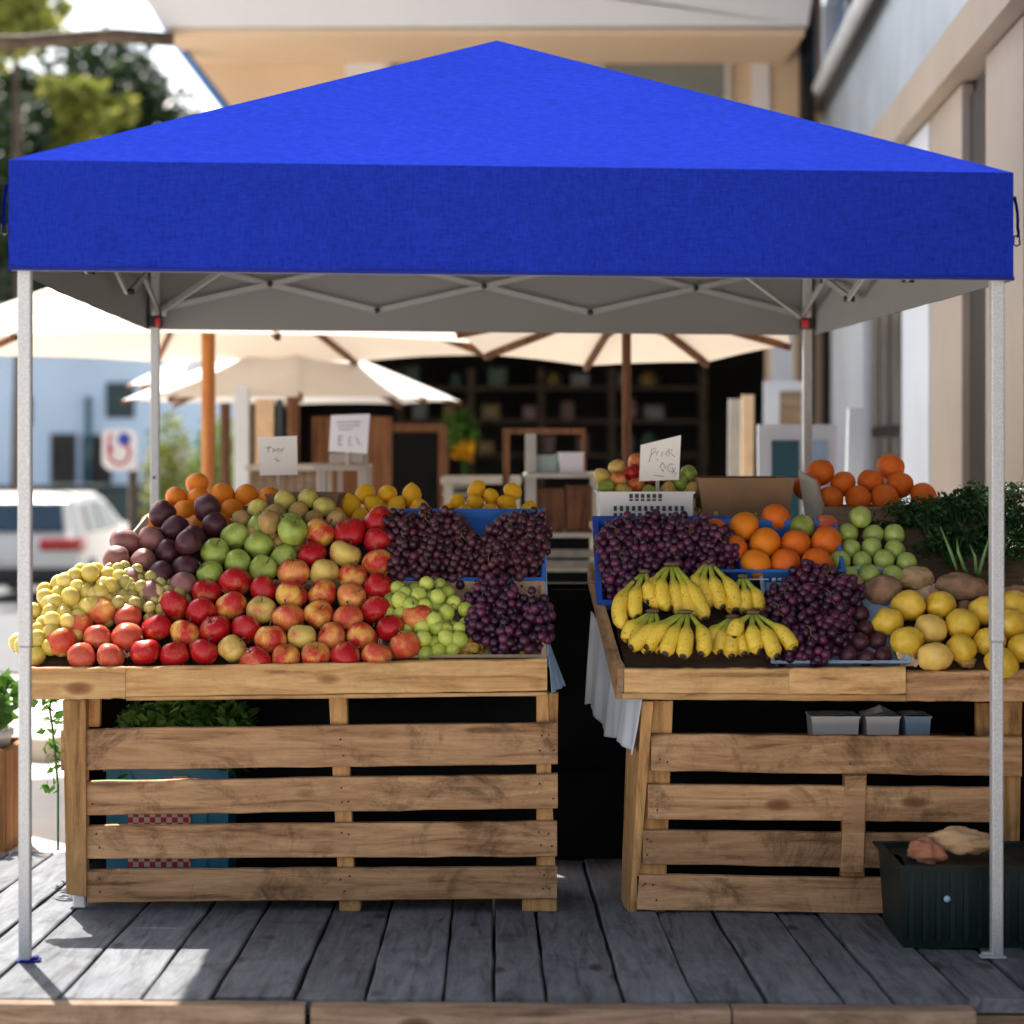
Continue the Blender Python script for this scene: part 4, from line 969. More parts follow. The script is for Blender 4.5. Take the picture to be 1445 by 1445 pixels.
mb = MB(); mb.hexa([(XX(95, 5.75), 5.74, .03), (XX(97, 5.75), 5.74, .03), (XX(135, 6.1), 6.1, .03), (XX(133, 6.1), 6.1, .03), (XX(95, 5.75), 5.74, .60), (XX(97, 5.75), 5.74, .60), (XX(135, 6.1), 6.1, .60), (XX(133, 6.1), 6.1, .60)]); mb.build('side_panel', M['dark'], ls)
# right end board of the left bed
mb = MB(); a, c_ = bed(769, 938, .0), bed(764, 735, 0)
mb.poly([a+NO*-.01, c_+NO*-.01, c_+NO*.03, a+NO*.022], (.012, 0, 0)); mb.build('end_board', M['boxpale'], ls)
mb = MB(); a, c_ = bed(33, 940, .0), bed(207, 735, 0)
mb.poly([a+NO*-.01, c_+NO*-.01, c_+NO*.022, a+NO*.018], (.006, 0, 0)); mb.build('paper_edge', M['paper'], ls)
# dividers
mb = MB(); a, c_ = bed(536, 936, 0), bed(534, 740, 0); mb.poly([a, c_, c_+NO*.06, a+NO*.03], (.008, 0, 0)); mb.build('divider', M['cardlight'], ls)
mb = MB(); a = bed(300, 832, 0); b2 = bed(534, 832, 0); mb.poly([a, b2, b2+NO*.034, a+NO*.034], UP*.008); mb.build('divider', M['cardlight'], ls)

rs = thing('fruit_stall', 'right pallet wood fruit stall loaded with bananas, grapes and quinces', 'market stall', (.85, 5.9, gz(.85, 5.9)), 'pallet fruit stalls')
pboard(rs, 'front_board', M['pine'], 881, 1113, (944, 978), (944, 980), FD, .032)
pboard(rs, 'front_board', M['pine'], 1113.4, 1278, (944, 980), (942, 980), FD, .032)
pboard(rs, 'front_rail', M['pine'], 878, 1278, (978, 987), (981, 990), FD-.004, .034, wob=.0008)
pboard(rs, 'front_board', M['pallet'], 1278.5, 1560, (949, 990), (944, 990), FD+.012, .03)
ppost(rs, 'post', M['palletz'], [(922, 989), (950, 989), (938, 1300), (896, 1300)], PD+.026, .045)
ppost(rs, 'post', M['pallet'], [(1193, 1095), (1223, 1095), (1219, 1232), (1186, 1232)], PD-.008, .008)
ppost(rs, 'post', M['palletz'], [(1193, 1060), (1224, 1060), (1219, 1292), (1186, 1292)], PD+.026, .04)
ppost(rs, 'post', M['palletz'], [(1405, 990), (1443, 990), (1437, 1300), (1400, 1300)], PD+.03, .045)
ppost(rs, 'post', M['palletz'], [(1378, 992), (1402, 992), (1402, 1040), (1378, 1040)], PD+.09, .03)
for (a, b_, l, r) in ((919, 1442, (1036, 1088), (1040, 1096)), (914, 1405, (1107, 1157), (1112, 1160)), (907, 1408, (1172, 1219), (1178, 1228)), (899, 1410, (1235, 1284), (1242, 1292))):
    pboard(rs, 'slat', M['pallet'], a, b_, l, r, PD, .024, ch=.0025, nails=(a+10, a+24, 1200 if a > 915 else a+15, 1396))
# left end panel, its face turned to the gap
mb = MB(); q = [P(905, 990, PD+.01), P(922, 990, PD+.0), P(897, 1296, PD+.0), P(888, 1292, PD+.01)]
mb.hexa([P(888, 1296, PD), P(897, 1297, PD), P(897, 1297, PD)+Vector((0, .05, 0)), P(880, 1284, PD)+Vector((0, .14, 0)), P(906, 990, PD), P(922, 990, PD), P(922, 990, PD)+Vector((0, .05, 0)), P(905, 990, PD)+Vector((-.03, .14, 0))])
mb.build('side_panel', M['palletz'], rs)
bedboard(rs, [(884, 944), (1600, 944), (1560, 716), (1325, 716), (1320, 746), (838, 740)], M['bedwood'])
mb = MB(); mb.box((XX(886, FD+.04), FD+.045, Z0-.025), (XX(1555, FD+.04), D0+.02, Z0-.004)); mb.build('ledge', M['pallet'], rs)
mb = MB(); mb.box((XX(840, 6.3), 6.165, SZ-.025), (XX(1560, 6.3), 6.80, SZ-.001), bev=.003); mb.build('rear_shelf', M['pallet'], rs)
for px_, dd in ((900, 6.72), (1130, 6.74), (1430, 6.72), (905, 6.2), (1430, 6.2)):
    x = XX(px_, dd); mb = MB(); mb.box((x-.02, dd, gz(x, dd)), (x+.02, dd+.04, SZ-.026)); mb.build('rear_leg', M['palletz'], rs)
mb = MB(); mb.box((XX(905, 6.1), 6.10, gz(.9, 6.1)+.01), (XX(1560, 6.1), 6.112, .86)); mb.build('back_panel', M['dark'], rs)  # black sheet added here too, closing off light behind the right stall
# slanting side board along the left edge
mb = MB(); f0 = P(881, 944, FD)+Vector((-.0175, .003, 0)); f1 = P(878, 987, FD)+Vector((-.0175, .003, 0)); b0 = bed(829, 795, .02); b1 = b0+Vector((0, .0, -.055))
mb.hexa([f1, f1+Vector((.016, 0, 0)), b1+Vector((.016, 0, 0)), b1, f0, f0+Vector((.016, 0, 0)), b0+Vector((.016, 0, 0)), b0]); mb.build('side_board', M['pallety'], rs)
mb = MB(); mb.box((XX(950, PD), PD+.03, .405), (XX(1405, PD), 6.09, .42)); mb.build('inner_shelf', M['pallet'], rs)

# cloths hanging in the gap
def cloth(name, mat, label, top0, top1, bot0, bot1, amp, nf, nu=40, nv=20, hem=None):
    mb = MB()
    def fn(u, v):
        a = top0.lerp(top1, u); c = bot0.lerp(bot1, u)
        if hem: c = c+Vector((0, 0, hem(u)))
        p = a.lerp(c, v); f = amp*(.25+v)*(math.sin(u*nf*6.28)+.4*math.sin(u*nf*15.1+1+v*2))
        return p+Vector((f, .3*f, 0))
    mb.sheet(fn, nu, nv); o = own(mb, name, M[mat], label, 'cloth')
    so_ = o.modifiers.new('solidify', 'SOLIDIFY'); so_.thickness = .002; return o
cloth('hanging_cloth', 'clothwhite', 'white folded cloth hanging below the left edge of the right stall', P(906, 982, 5.652), P(834, 862, 6.06), P(891, 1066, 5.652), P(826, 1000, 6.06), .006, 3.5, hem=lambda u: .03*math.sin(u*9)*u)
cloth('hanging_cloth', 'clothblue', 'small pale blue cloth hanging at the right end of the left stall', P(774, 930, 5.66), P(772, 900, 5.9), P(778, 978, 5.66), P(797, 968, 5.9), .003, 2)

# things kept inside and beside the stalls
def crate(name, M4, w, l, hh, t=.006, taper=.0, lip=.008, slots=0):
    """open crate, local box w x l x hh with its floor at z=0, placed by matrix"""
    mb = MB(); k = taper
    def ringpts(z, e): 
        f = k*z/hh; return [(-w/2-f-e, -l/2-f-e, z), (w/2+f+e, -l/2-f-e, z), (w/2+f+e, l/2+f+e, z), (-w/2-f-e, l/2+f+e, z)]
    o0, o1, l1, l2, i1, i0 = ringpts(0, 0), ringpts(hh, 0), ringpts(hh, lip), ringpts(hh+.006, lip), ringpts(hh+.006, -t), ringpts(t, -t)
    rings = [o0, o1, l1, l2, i1, i0]
    vs = [M4 @ Vector(p) for r_ in rings for p in r_]; fs = [(3, 2, 1, 0)]
    for j in range(5):
        for i in range(4): fs.append((j*4+i, j*4+(i+1) % 4, (j+1)*4+(i+1) % 4, (j+1)*4+i))
    fs.append(tuple(20+i for i in range(4))); mb.add(vs, fs); return mb
d = 5.93; z = gz(-.9, d)
T = Matrix.Translation(((XX(150, d)+XX(322, d))/2, d+.13, z))
mb = crate('storage_crate', T, XX(322, d)-XX(150, d), .26, ZZ(1088, d)-z, .008)
for q in range(3): mb.box((-.15+q*.1, -.138, .06), (-.08+q*.1, -.131, .3), 0, T)
bc = own(mb, 'storage_crate', M['cyan'], 'cyan plastic crate with a red checked panel inside the left stall', 'crate')
mb = MB(); mb.box((XX(182, d), d-.014, ZZ(1222, d)), (XX(270, d), d-.009, ZZ(1148, d)))
m, t, b, N, L = nodes('red and white checked print'); v = coords(t, N, L, (60, 60, 60), False); ck = N('ShaderNodeTexChecker'); ck.inputs['Scale'].default_value = 1.0
ck.inputs['Color1'].default_value = (.5, .04, .05, 1); ck.inputs['Color2'].default_value = (.62, .6, .6, 1); L(v, ck.inputs['Vector']); L(ck.outputs[0], b.inputs['Base Color'])
mb.build('checked_panel', m, bc)
mb = MB(); mb.box((XX(245, d), d-.012, ZZ(1104, d)), (XX(265, d), d-.009, ZZ(1094, d))); mb.build('label', M['papertan'], bc)
lt = thing('lettuce_heap', 'green leafy lettuces lying on the cyan crate inside the left stall', 'lettuce', (XX(235, d), d+.1, ZZ(1088, d)+.006))
rng = random.Random(12); mb = MB(); mb.box((XX(156, d), d+.01, ZZ(1088, d)+.007), (XX(316, d), d+.24, ZZ(1088, d)+.02)); mb.build('tray', M['black'], lt)
mb = MB()
for k in range(5): leaves(mb, (XX(190+k*35, d), d+.04+.03*(k % 2), ZZ(1030, d)+.0-.015*abs(k-2)), 1, 420, .042, rng, (.06, .07, .11), None)
mb.build('foliage', M['herb'], lt)
d = 5.83
for i, (a, b_, yt, lab) in enumerate(((1145, 1214, 1008, 'wide low white tub on the shelf inside the right stall, leftmost of three'), (1222, 1271, 998, 'white tub with a crumpled peaked lid, middle of three inside the right stall'), (1277, 1315, 1006, 'greyish white tub on the shelf inside the right stall, rightmost of three'))):
    xa, xb = XX(a, d), XX(b_, d); z0 = .421; z1 = ZZ(1014, d); T = Matrix.Translation(((xa+xb)/2, d+.06, z0))
    o = own(crate('tub', T, xb-xa-.014, .10, z1-z0, .004, .005, .003), 'plastic_tub', M['whitepl'] if i < 2 else M['boxpale'], lab, 'tub', 'white tubs inside the right stall')
    mb = MB(); w2 = (xb-xa)/2; zl = z1+.007
    top = [Vector(((xa+xb)/2+u*w2, d+.06+v_*.052, zl+.0+((ZZ(yt, d)-zl)*max(0, 1-abs(u+.2*(i-1)))*(1-abs(v_)*.5) if abs(u) < .99 else 0))) for v_ in (-1, 0, 1) for u in (-1, -.5, 0, .5, 1)]
    mb.add(top, [(j*5+k, j*5+k+1, (j+1)*5+k+1, (j+1)*5+k) for j in range(2) for k in range(4)]); mb.build('lid', M['paper'], o)
# dark green crate with bread by the right front leg
d = 5.19; xa, xb = XX(1276, d), XX(1500, d); z = gz(1.2, d)
T = Matrix.Translation(((xa+xb)/2, d+.15, z))
mb = crate('crate', T, xb-xa, .28, ZZ(1224, d)-z, .008, .012, .014)
for q in range(11): mb.box((xa+.012+q*.036-(xa+xb)/2, -.153, .02), (xa+.024+q*.036-(xa+xb)/2, -.139, .2), 0, T)
gc = own(mb, 'green_crate', M['gcrate'], 'dark green plastic crate with bread on top beside the right front canopy leg', 'crate')
mb = MB(); mb.lathe([(0, .006), (.008, .005), (.009, 0)], 12, 0, Matrix.Translation((XX(1336, d), d-.004, ZZ(1268, d))) @ Matrix.Rotation(R(90), 4, 'X')); mb.build('rivet', M['boxpale'], gc)
mb = MB(); mb.sheet(lambda u, v_: Vector((xa+.012+(xb-xa-.024)*u, d+.02+.26*v_, ZZ(1224, d)-.004+.012*math.sin(u*9+v_*5)*math.sin(v_*3.1))), 20, 10); mb.build('dark_liner', M['gcrate'], gc)
def blobmesh(name, mat, rx, ry, rz, seed, amp=.12, freq=2.2, sub=4):
    vs, fs = ICO[sub]; mb = MB(); o = Vector((seed*3.7, seed*1.3, seed*.7))
    mb.add([Vector((v.x*rx, v.y*ry, v.z*rz))*(1+amp*noise.noise(v*freq+o)+amp*.4*noise.noise(v*freq*2.6+o)) for v in vs], fs, 0, True)
    return mb.mesh(name, mat)
def put(name, me, loc, rot, label, cat, group=None):
    o = bpy.data.objects.new(name, me); COL.objects.link(o); o.location = loc; o.rotation_euler = rot
    LOC[o.name] = Vector(loc); return tag(o, label, cat, group)
bread = pm('tan bread crust', (.46, .29, .15), .85, .2, 14, .25); bread2 = pm('red brown bread crust', (.30, .115, .06), .8, .25, 14, .25)
put('bread_loaf', blobmesh('bread loaf tan', bread, .082, .045, .033, 3, .30, 2.3), P(1356, 1186, 5.30), (0, R(4), R(-6)), 'long tan bread loaf lying across the top of the dark green crate', 'bread', 'bread on the crate')
put('bread_loaf', blobmesh('bread loaf red', bread2, .050, .045, .036, 5, .30, 2.2), P(1309, 1203, 5.27), (0, R(15), R(20)), 'reddish brown bread chunk at the left end of the tan loaf', 'bread', 'bread on the crate')

# ------------------------------------------------------------------ fruit
ORD = 'first second third fourth fifth sixth seventh eighth ninth tenth eleventh twelfth thirteenth fourteenth fifteenth'.split()
frng = random.Random(99)
def revolve(fn, nz, n, seed, amp, name, mat):
    mb = MB(); pr = [fn(math.pi*i/nz) for i in range(nz+1)]; mb.lathe(pr, n)
    o = Vector((seed*2.1, seed*5.3, seed))
    s = max(p[0] for p in pr)
    mb.v = [v*(1+amp*noise.noise(v/s*1.1+o)) for v in mb.v]
    return mb.mesh(name, mat)
def apple_prof(t):
    s, c = math.sin(t), math.cos(t)
    r = s*(1-.07*c*-1); z = -c*.92
    z += -.20*math.exp(-(max(0, math.pi-t)/.36)**2)+.13*math.exp(-(t/.28)**2)
    return (max(r, .0)*(1+.05*math.sin(2*t)*-1), z)
def orange_prof(t):
    s, c = math.sin(t), math.cos(t); return (s, -c*.95+.04*math.exp(-((math.pi-t)/.2)**2)*-1)
def lemon_prof(t):
    s, c = math.sin(t), math.cos(t); return (s**1.05*.86, -c*1.08-.10*math.copysign(math.exp(-((min(t, math.pi-t))/.22)**2), c))
def egg_prof(t):
    s, c = math.sin(t), math.cos(t); return (s*.92*(1-.08*c), -c*1.05)
STK = {}
def stalk_mesh(r):
    mb = MB(); mb.tube([(0, 0, r*.62), (r*.05, 0, r*.95), (r*.16, 0, r*1.14)], [r*.05, r*.04, r*.06], 7); return mb.mesh('stem', M['stalk'])
VAR = {}
def variants(kind, prof, mat, k=4, amp=.13, n=22):
    key = (kind, mat)
    if key not in VAR: VAR[key] = [revolve(prof, 16, n, 3*i+len(VAR)+1, amp, kind+' skin', M[mat]) for i in range(k)]
    return VAR[key]
STEM1 = stalk_mesh(1.0)
FIXED = []
def relax(ps, rs, plane):
    d0, z0 = plane; O = Vector((0, d0, z0))
    near = [[(q, r) for q, r in FIXED if (q-p).length < .2] for p in ps]
    for it in range(60):
        for i in range(len(ps)):
            for j in range(i):
                d = ps[i]-ps[j]; m_ = (rs[i]+rs[j])*.965
                dd = Vector((d.x, d.y, d.z))
                l = dd.length
                if l < m_ and l > 1e-6:
                    q = dd/l*(m_-l)*.5; ps[i] += q; ps[j] -= q
        for i in range(len(ps)):
            for q, r in near[i]:
                d = ps[i]-q; m_ = (r+rs[i])*.965; l = d.length
                if 1e-6 < l < m_: ps[i] += d/l*(m_-l)
            hh = (ps[i]-O).dot(NO)
            if hh < rs[i]: ps[i] += NO*(rs[i]-hh)
            if hh > rs[i]*1.01: ps[i] -= NO*min(.002, hh-rs[i]*1.01)
    return ps
def rows_of(items, gap):
    s = sorted(items, key=lambda t: -t[1]); rows = []
    for t in s:
        if rows and rows[-1][0][1]-t[1] <= gap: rows[-1].append(t)
        else: rows.append([t])
    for r_ in rows: r_.sort(key=lambda t: t[0])
    return rows
def heap(kind, cat, heapname, group, items, rpx, kinds, plane=None, stem=False, gap=None, tiltmax=1.0, jit=.06):
    """kinds: {code: (label words, mesh variants)}; items: (px, py[, code])"""
    plane = plane or (D0, Z0)
    items = [(t[0], t[1], t[2] if len(t) > 2 else next(iter(kinds))) for t in items]
    rows = rows_of(items, gap or rpx*.75); flat = []
    for ri, r_ in enumerate(rows):
        for ci, t in enumerate(r_): flat.append((ri, ci, len(r_), t))
    rs_ = []; ps = []
    for ri, ci, n, t in flat:
        rr = rpx*frng.uniform(1-jit, 1+jit)
        p0 = bed(t[0], t[1], .03, *plane); rw = rr/F*p0.y; rs_.append(rw); ps.append(bed(t[0], t[1], rw, *plane))
    ps = relax(ps, rs_, plane); out = []
    FIXED.extend((p.copy(), r) for p, r in zip(ps, rs_))
    for (ri, ci, n, t), p, rw in zip(flat, ps, rs_):
        words, mv = kinds[t[2]]
        o = bpy.data.objects.new(kind, frng.choice(mv)); COL.objects.link(o); o.location = p; o.scale = (rw, rw, rw*frng.uniform(.95, 1.03))
        o.rotation_euler = (frng.uniform(-.1, tiltmax), frng.uniform(-tiltmax, tiltmax)*.7, frng.uniform(0, 6.28))
        last = ' (last)' if False else ''
        rowtxt = '%s row of the %s' % (ORD[ri] if ri else 'front', heapname)
        pos = ('alone there' if n == 1 else ('leftmost' if ci == 0 else ('rightmost' if ci == n-1 else ORD[ci]+' from left')))
        tag(o, '%s, %s, %s' % (words, rowtxt, pos), cat, group)
        if stem:
            c = bpy.data.objects.new('stem', STEM1); COL.objects.link(c); c.parent = o
        out.append(o)
    return out
AP = {'r': ('glossy red apple', variants('apple', apple_prof, 'applered')), 'm': ('red and yellow apple', variants('apple', apple_prof, 'applemix')),
      'o': ('orange blushed apple', variants('apple', apple_prof, 'appleor')), 'y': ('yellowish apple', variants('apple', apple_prof, 'appleyel'))}
front = [(211,921,'r'),(250,921,'r'),(291,919,'r'),(334,919,'y'),(372,923,'r'),(408,920,'m'),(445,919,'m'),(483,920,'r'),(520,920,'o'),(556,912,'o'),
 (230,888,'r'),(275,890,'m'),(318,887,'r'),(353,888,'r'),(384,894,'m'),(425,897,'y'),(466,894,'o'),(505,893,'m'),(543,889,'r'),(571,878,'m'),
 (254,857,'r'),(294,866,'r'),(333,855,'m'),(369,862,'y'),(406,868,'o'),(444,866,'m'),(485,862,'o'),(520,862,'r')]
upper = [(295,837,'r'),(340,833,'r'),(378,846,'r'),(412,846,'m'),(448,837,'m'),(487,840,'o'),(524,831,'r'),(434,810,'o'),(468,814,'y'),(486,816,'m'),(510,800,'m'),
 (451,786,'r'),(484,778,'y'),(525,776,'r'),(463,758,'m'),(496,756,'r'),(522,743,'r')]
heap('apple', 'apple', 'red apple heap', 'red apples on the left stall', front+upper, 22, AP, stem=True, gap=12)
GA = {'g': ('green apple', variants('apple', apple_prof, 'applegrn'))}
heap('apple', 'apple', 'green apple heap', 'green apples on the left stall', [(317,817),(355,812),(383,822),(334,788),(372,784),(393,800),(349,770),(402,769),(419,784),(368,757)], 20.5, GA, stem=True, gap=12)
KW = {'b': ('brown yellow pear', variants('pear', egg_prof, 'kiwi')), 'y': ('yellow green pear', variants('pear', egg_prof, 'pearyel'))}
heap('pear', 'pear', 'small pear heap', 'small pears on the left stall', [(353,757),(378,760),(424,754),(419,757),(360,743),(381,743),(409,743),(437,740),(458,736),(390,729,'y'),(406,725,'y'),(430,720,'y'),(441,727,'y'),(400,760)], 16, KW, gap=9, tiltmax=1.4)
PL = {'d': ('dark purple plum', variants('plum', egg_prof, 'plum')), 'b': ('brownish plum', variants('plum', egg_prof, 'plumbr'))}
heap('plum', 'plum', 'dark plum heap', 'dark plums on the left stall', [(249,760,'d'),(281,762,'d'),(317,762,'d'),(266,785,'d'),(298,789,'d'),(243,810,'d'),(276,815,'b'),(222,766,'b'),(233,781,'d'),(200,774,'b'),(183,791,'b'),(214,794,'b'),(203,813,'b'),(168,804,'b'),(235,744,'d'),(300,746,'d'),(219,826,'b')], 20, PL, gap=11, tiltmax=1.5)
PE = {'c': ('coral red peach', variants('peach', orange_prof, 'peach')), 'y': ('pale orange peach', variants('peach', orange_prof, 'appleor'))}
heap('peach', 'peach', 'sunlit peach heap', 'peaches at the left corner', [(116,921,'c'),(157,922,'c'),(190,905,'c'),(142,897,'c'),(118,888,'y'),(167,884,'c'),(150,872,'y'),(98,905,'y')], 21, PE, gap=10)
RP = (6.30, 1.052)
OR = {'o': ('bright orange', variants('orange', orange_prof, 'orange', 3, .05))}
heap('orange', 'orange', 'left orange heap', 'oranges at the back of the left stall', [(231,738),(254,738),(280,737),(307,737),(333,736),(247,722),(269,720),(291,718),(320,720),(353,720),(256,708),(280,706),(312,704),(341,702),(366,712),(279,691)], 17, OR, RP, gap=8)
LE = {'l': ('yellow lemon', variants('lemon', lemon_prof, 'lemon', 3, .05))}
heap('lemon', 'lemon', 'middle lemon heap', 'lemons behind the red apples', [(490,745),(518,747),(549,746),(575,747),(480,733),(508,731),(546,730),(569,733),(590,733),(502,720),(531,716),(560,717),(588,719),(520,705),(546,703),(580,708)], 15.5, LE, RP, gap=7, tiltmax=1.5)
heap('lemon', 'lemon', 'right lemon heap', 'lemons in the blue tray', [(650,736),(673,734),(707,733),(735,735),(656,722),(690,722),(724,722),(640,726),(647,713),(668,714),(713,711),(735,722),(676,697),(698,704),(719,703)], 13.5, LE, RP, gap=6.5, tiltmax=1.5)
OB = {'o': ('large orange', variants('orange', orange_prof, 'orange', 3, .05)), 'd': ('deep red orange', variants('orange', orange_prof, 'orangered', 3, .05)),
      'g': ('green apple', variants('apple', apple_prof, 'applegrn')), 'r': ('red peach', variants('peach', orange_prof, 'peach'))}
heap('orange', 'orange', 'blue box orange heap', 'oranges in the printed blue box', [(1057,786,'o'),(1106,789,'d'),(1150,791,'d'),(1036,773,'d'),(1084,768,'o'),(1128,772,'d'),(1054,748,'o'),(1022,762,'d'),(1095,731,'d'),(1151,768,'d')], 22, OB, gap=11)
heap('apple', 'apple', 'blue box orange heap', 'odd fruit among the oranges', [(1110,753)], 18.5, {'g': ('single green apple', OB['g'][1])}, stem=True)
heap('peach', 'peach', 'blue box orange heap', 'odd fruit among the oranges', [(1138,748)], 17, {'r': ('single red peach', OB['r'][1])})
GG = {'g': ('green gage', variants('gage', egg_prof, 'gageskin', 3, .04))}
heap('green_gage', 'green gage', 'green gage heap', 'green gages on the right stall', [(1172,768),(1184,785),(1196,797),(1218,801),(1244,798),(1201,764),(1210,747),(1222,776),(1231,784),(1240,764),(1224,758),(1258,777),(1269,789),(1186,754),(1206,783)], 15.5, GG, gap=8, tiltmax=1.3)
MG = {'y': ('yellow quince', [blobmesh('quince skin', M['mango'], 1, .95, .9, s, .10, 1.4) for s in (1, 2, 3)]), 'p': ('pale peach quince', [blobmesh('quince skin', M['mangopale'], 1.05, .95, .88, s, .10, 1.4) for s in (4, 5)])}
heap('quince', 'quince', 'yellow quince heap', 'quinces on the right stall', [(1266,878),(1289,862),(1322,864),(1317,886,'p'),(1361,884),(1394,876),(1290,900),(1331,915,'p'),(1385,908),(1436,906),(1420,885),(1430,868),(1352,908),(1412,930),(1455,930)], 23.5, MG, gap=12, tiltmax=.6)
TO = {'o': ('deep orange', variants('orange', orange_prof, 'orangered', 3, .05))}
heap('orange', 'orange', 'wooden tray orange heap', 'oranges in the wooden tray', [(1167,697),(1207,700),(1249,697),(1291,693),(1150,688),(1184,686),(1232,682),(1272,683),(1161,673),(1262,670)], 19, TO, (6.42, 1.085), gap=8)
WC = {'y': ('yellow green apple', variants('apple', apple_prof, 'appleyel')), 'r': ('red apple', variants('apple', apple_prof, 'applered')), 'o': ('orange apple', variants('apple', apple_prof, 'appleor')), 'g': ('green apple', variants('apple', apple_prof, 'applegrn'))}
heap('apple', 'apple', 'white crate apple heap', 'apples in the white crate', [(856,687,'g'),(884,687,'y'),(906,686,'o'),(921,688,'g'),(937,687,'y'),(951,684,'g'),(967,686,'y'),(854,674,'y'),(875,676,'o'),(948,676,'y'),(969,671,'g'),(891,668,'r'),(875,664,'y'),(896,659,'o'),(915,672,'r')], 13, WC, (6.42, 1.135), stem=False, gap=6.5)
# root vegetables
for i, (px, py, rx, ry, rz, mk, lab) in enumerate(((1204,822,.032,.035,.030,'potatotan','orange brown root at the left end of the root row, beside the plum box'), (1247,832,.056,.045,.044,'potato','large dark brown root, second in the root row, above the leftmost quince'),
      (1292,816,.056,.04,.034,'potatotan','light tan root lying behind the other roots under the greens'), (1357,828,.078,.045,.040,'potato','long brown root at the right of the root row, in front of the parsley'),
      (1361,858,.022,.02,.024,'potato','small grey brown root wedged above the quinces'), (1393,856,.045,.03,.03,'potatotan','flat tan root beside the right front canopy leg'), (1436,842,.05,.04,.035,'potato','brown root at the right edge behind the canopy leg'))):
    p = bed(px, py, ry*.8); put('root_vegetable', blobmesh('root skin', M[mk], rx, ry, rz, i+11, .2, 1.7), p, (.5, frng.uniform(-.15, .15), frng.uniform(-.15, .15)), lab, 'root vegetable', 'roots on the right stall')
put('quince', blobmesh('small quince', M['kiwi'], .027, .024, .02, 41, .2, 2), bed(1364, 933, .02), (.4, .1, .2), 'small mottled olive quince low between the yellow quinces', 'quince')
def papersheet(px, py, w, l, seed, mat, label):
    p = bed(px, py, .006); T = bedM(p, frng.uniform(-.3, .3)); mb = MB()
    mb.sheet(lambda u, v: T @ Vector(((u-.5)*w*(1+.1*math.sin(v*7+seed)), (v-.5)*l*(1+.1*math.sin(u*9+seed)), .02+.022*noise.noise(Vector((u*3.3, v*3.3, seed*2.2)))+.012*noise.noise(Vector((u*9, v*9, seed))))), 24, 24)
    own(mb, 'wrapping_paper', M[mat], label, 'paper')
papersheet(1288, 934, .09, .06, 3, 'papertan', 'crumpled tan paper under the front quinces at the left corner of their heap')
papersheet(1315, 844, .12, .09, 7, 'papertan', 'crumpled tan paper between the roots and the quinces')
papersheet(192, 925, .06, .05, 5, 'papertan', 'scrap of brown paper between the peaches and the red apples')
ov = pm('overripe pulp', (.62, .36, .04), .5, .3, 30, .1, 0, .5, (.10, .045, .012))
for px, py, rx, lab in ((664, 914, .040, 'large overripe split yellow fruit between green and purple grapes'), (741, 921, .020, 'small overripe orange scrap at the right corner of the left stall'), (582, 829, .016, 'brownish scrap of fruit above the green grapes')):
    put('overripe_fruit', blobmesh('overripe fruit', M['overripe'], rx, rx*.7, rx*.65, px, .35, 2.4), bed(px, py, rx*.6), (.5, .2, .3), lab, 'fruit', 'overripe scraps')

# grapes
def bunch_mesh(name, mat, seed, L_, W_, H_, r, n, stretch=1.15):
    rng = random.Random(seed); cs = []
    tries = 0
    while len(cs) < n and tries < 9000:
        tries += 1
        t = rng.random(); wv = W_*(.55+.75*math.sin(math.pi*min(1, t*.95+.12)))*.62
        p = Vector((rng.uniform(-1, 1)*wv, L_*(.5-t), rng.uniform(0, 1)))
        lim = 1-(p.x/max(wv, 1e-4))**2
        p.z = (.25+.75*p.z)*H_*math.sqrt(max(.08, lim))*(1 if t < .8 else .75)
        if all((p-q).length > r*1.62 for q in cs): cs.append(p)
    mb = MB()
    for c in cs:
        rr = r*rng.uniform(.86, 1.1); Q = Matrix.Rotation(rng.uniform(0, 6.28), 3, 'Z') @ Matrix.Rotation(rng.uniform(-1, 1), 3, 'X') @ Matrix.Diagonal((1, 1, stretch))
        mb.ico(c, rr, 3, 0, Q)
    return mb.mesh(name, mat)
def stem_mesh(seed, L_, H_):
    rng = random.Random(seed); mb = MB(); pts = [(0, L_*.52, H_*.9), (.006, L_*.30, H_*1.02), (-.004, L_*.08, H_*1.0), (.004, -L_*.12, H_*.9)]
    mb.tube(pts, [.0022, .0018, .0015, .001], 5); mb.tube([pts[1], (.02, L_*.22, H_*.95)], .0011, 4); mb.tube([pts[2], (-.02, -L_*.02, H_*.9)], .0011, 4)
    return mb.mesh('stem', M['vine'])
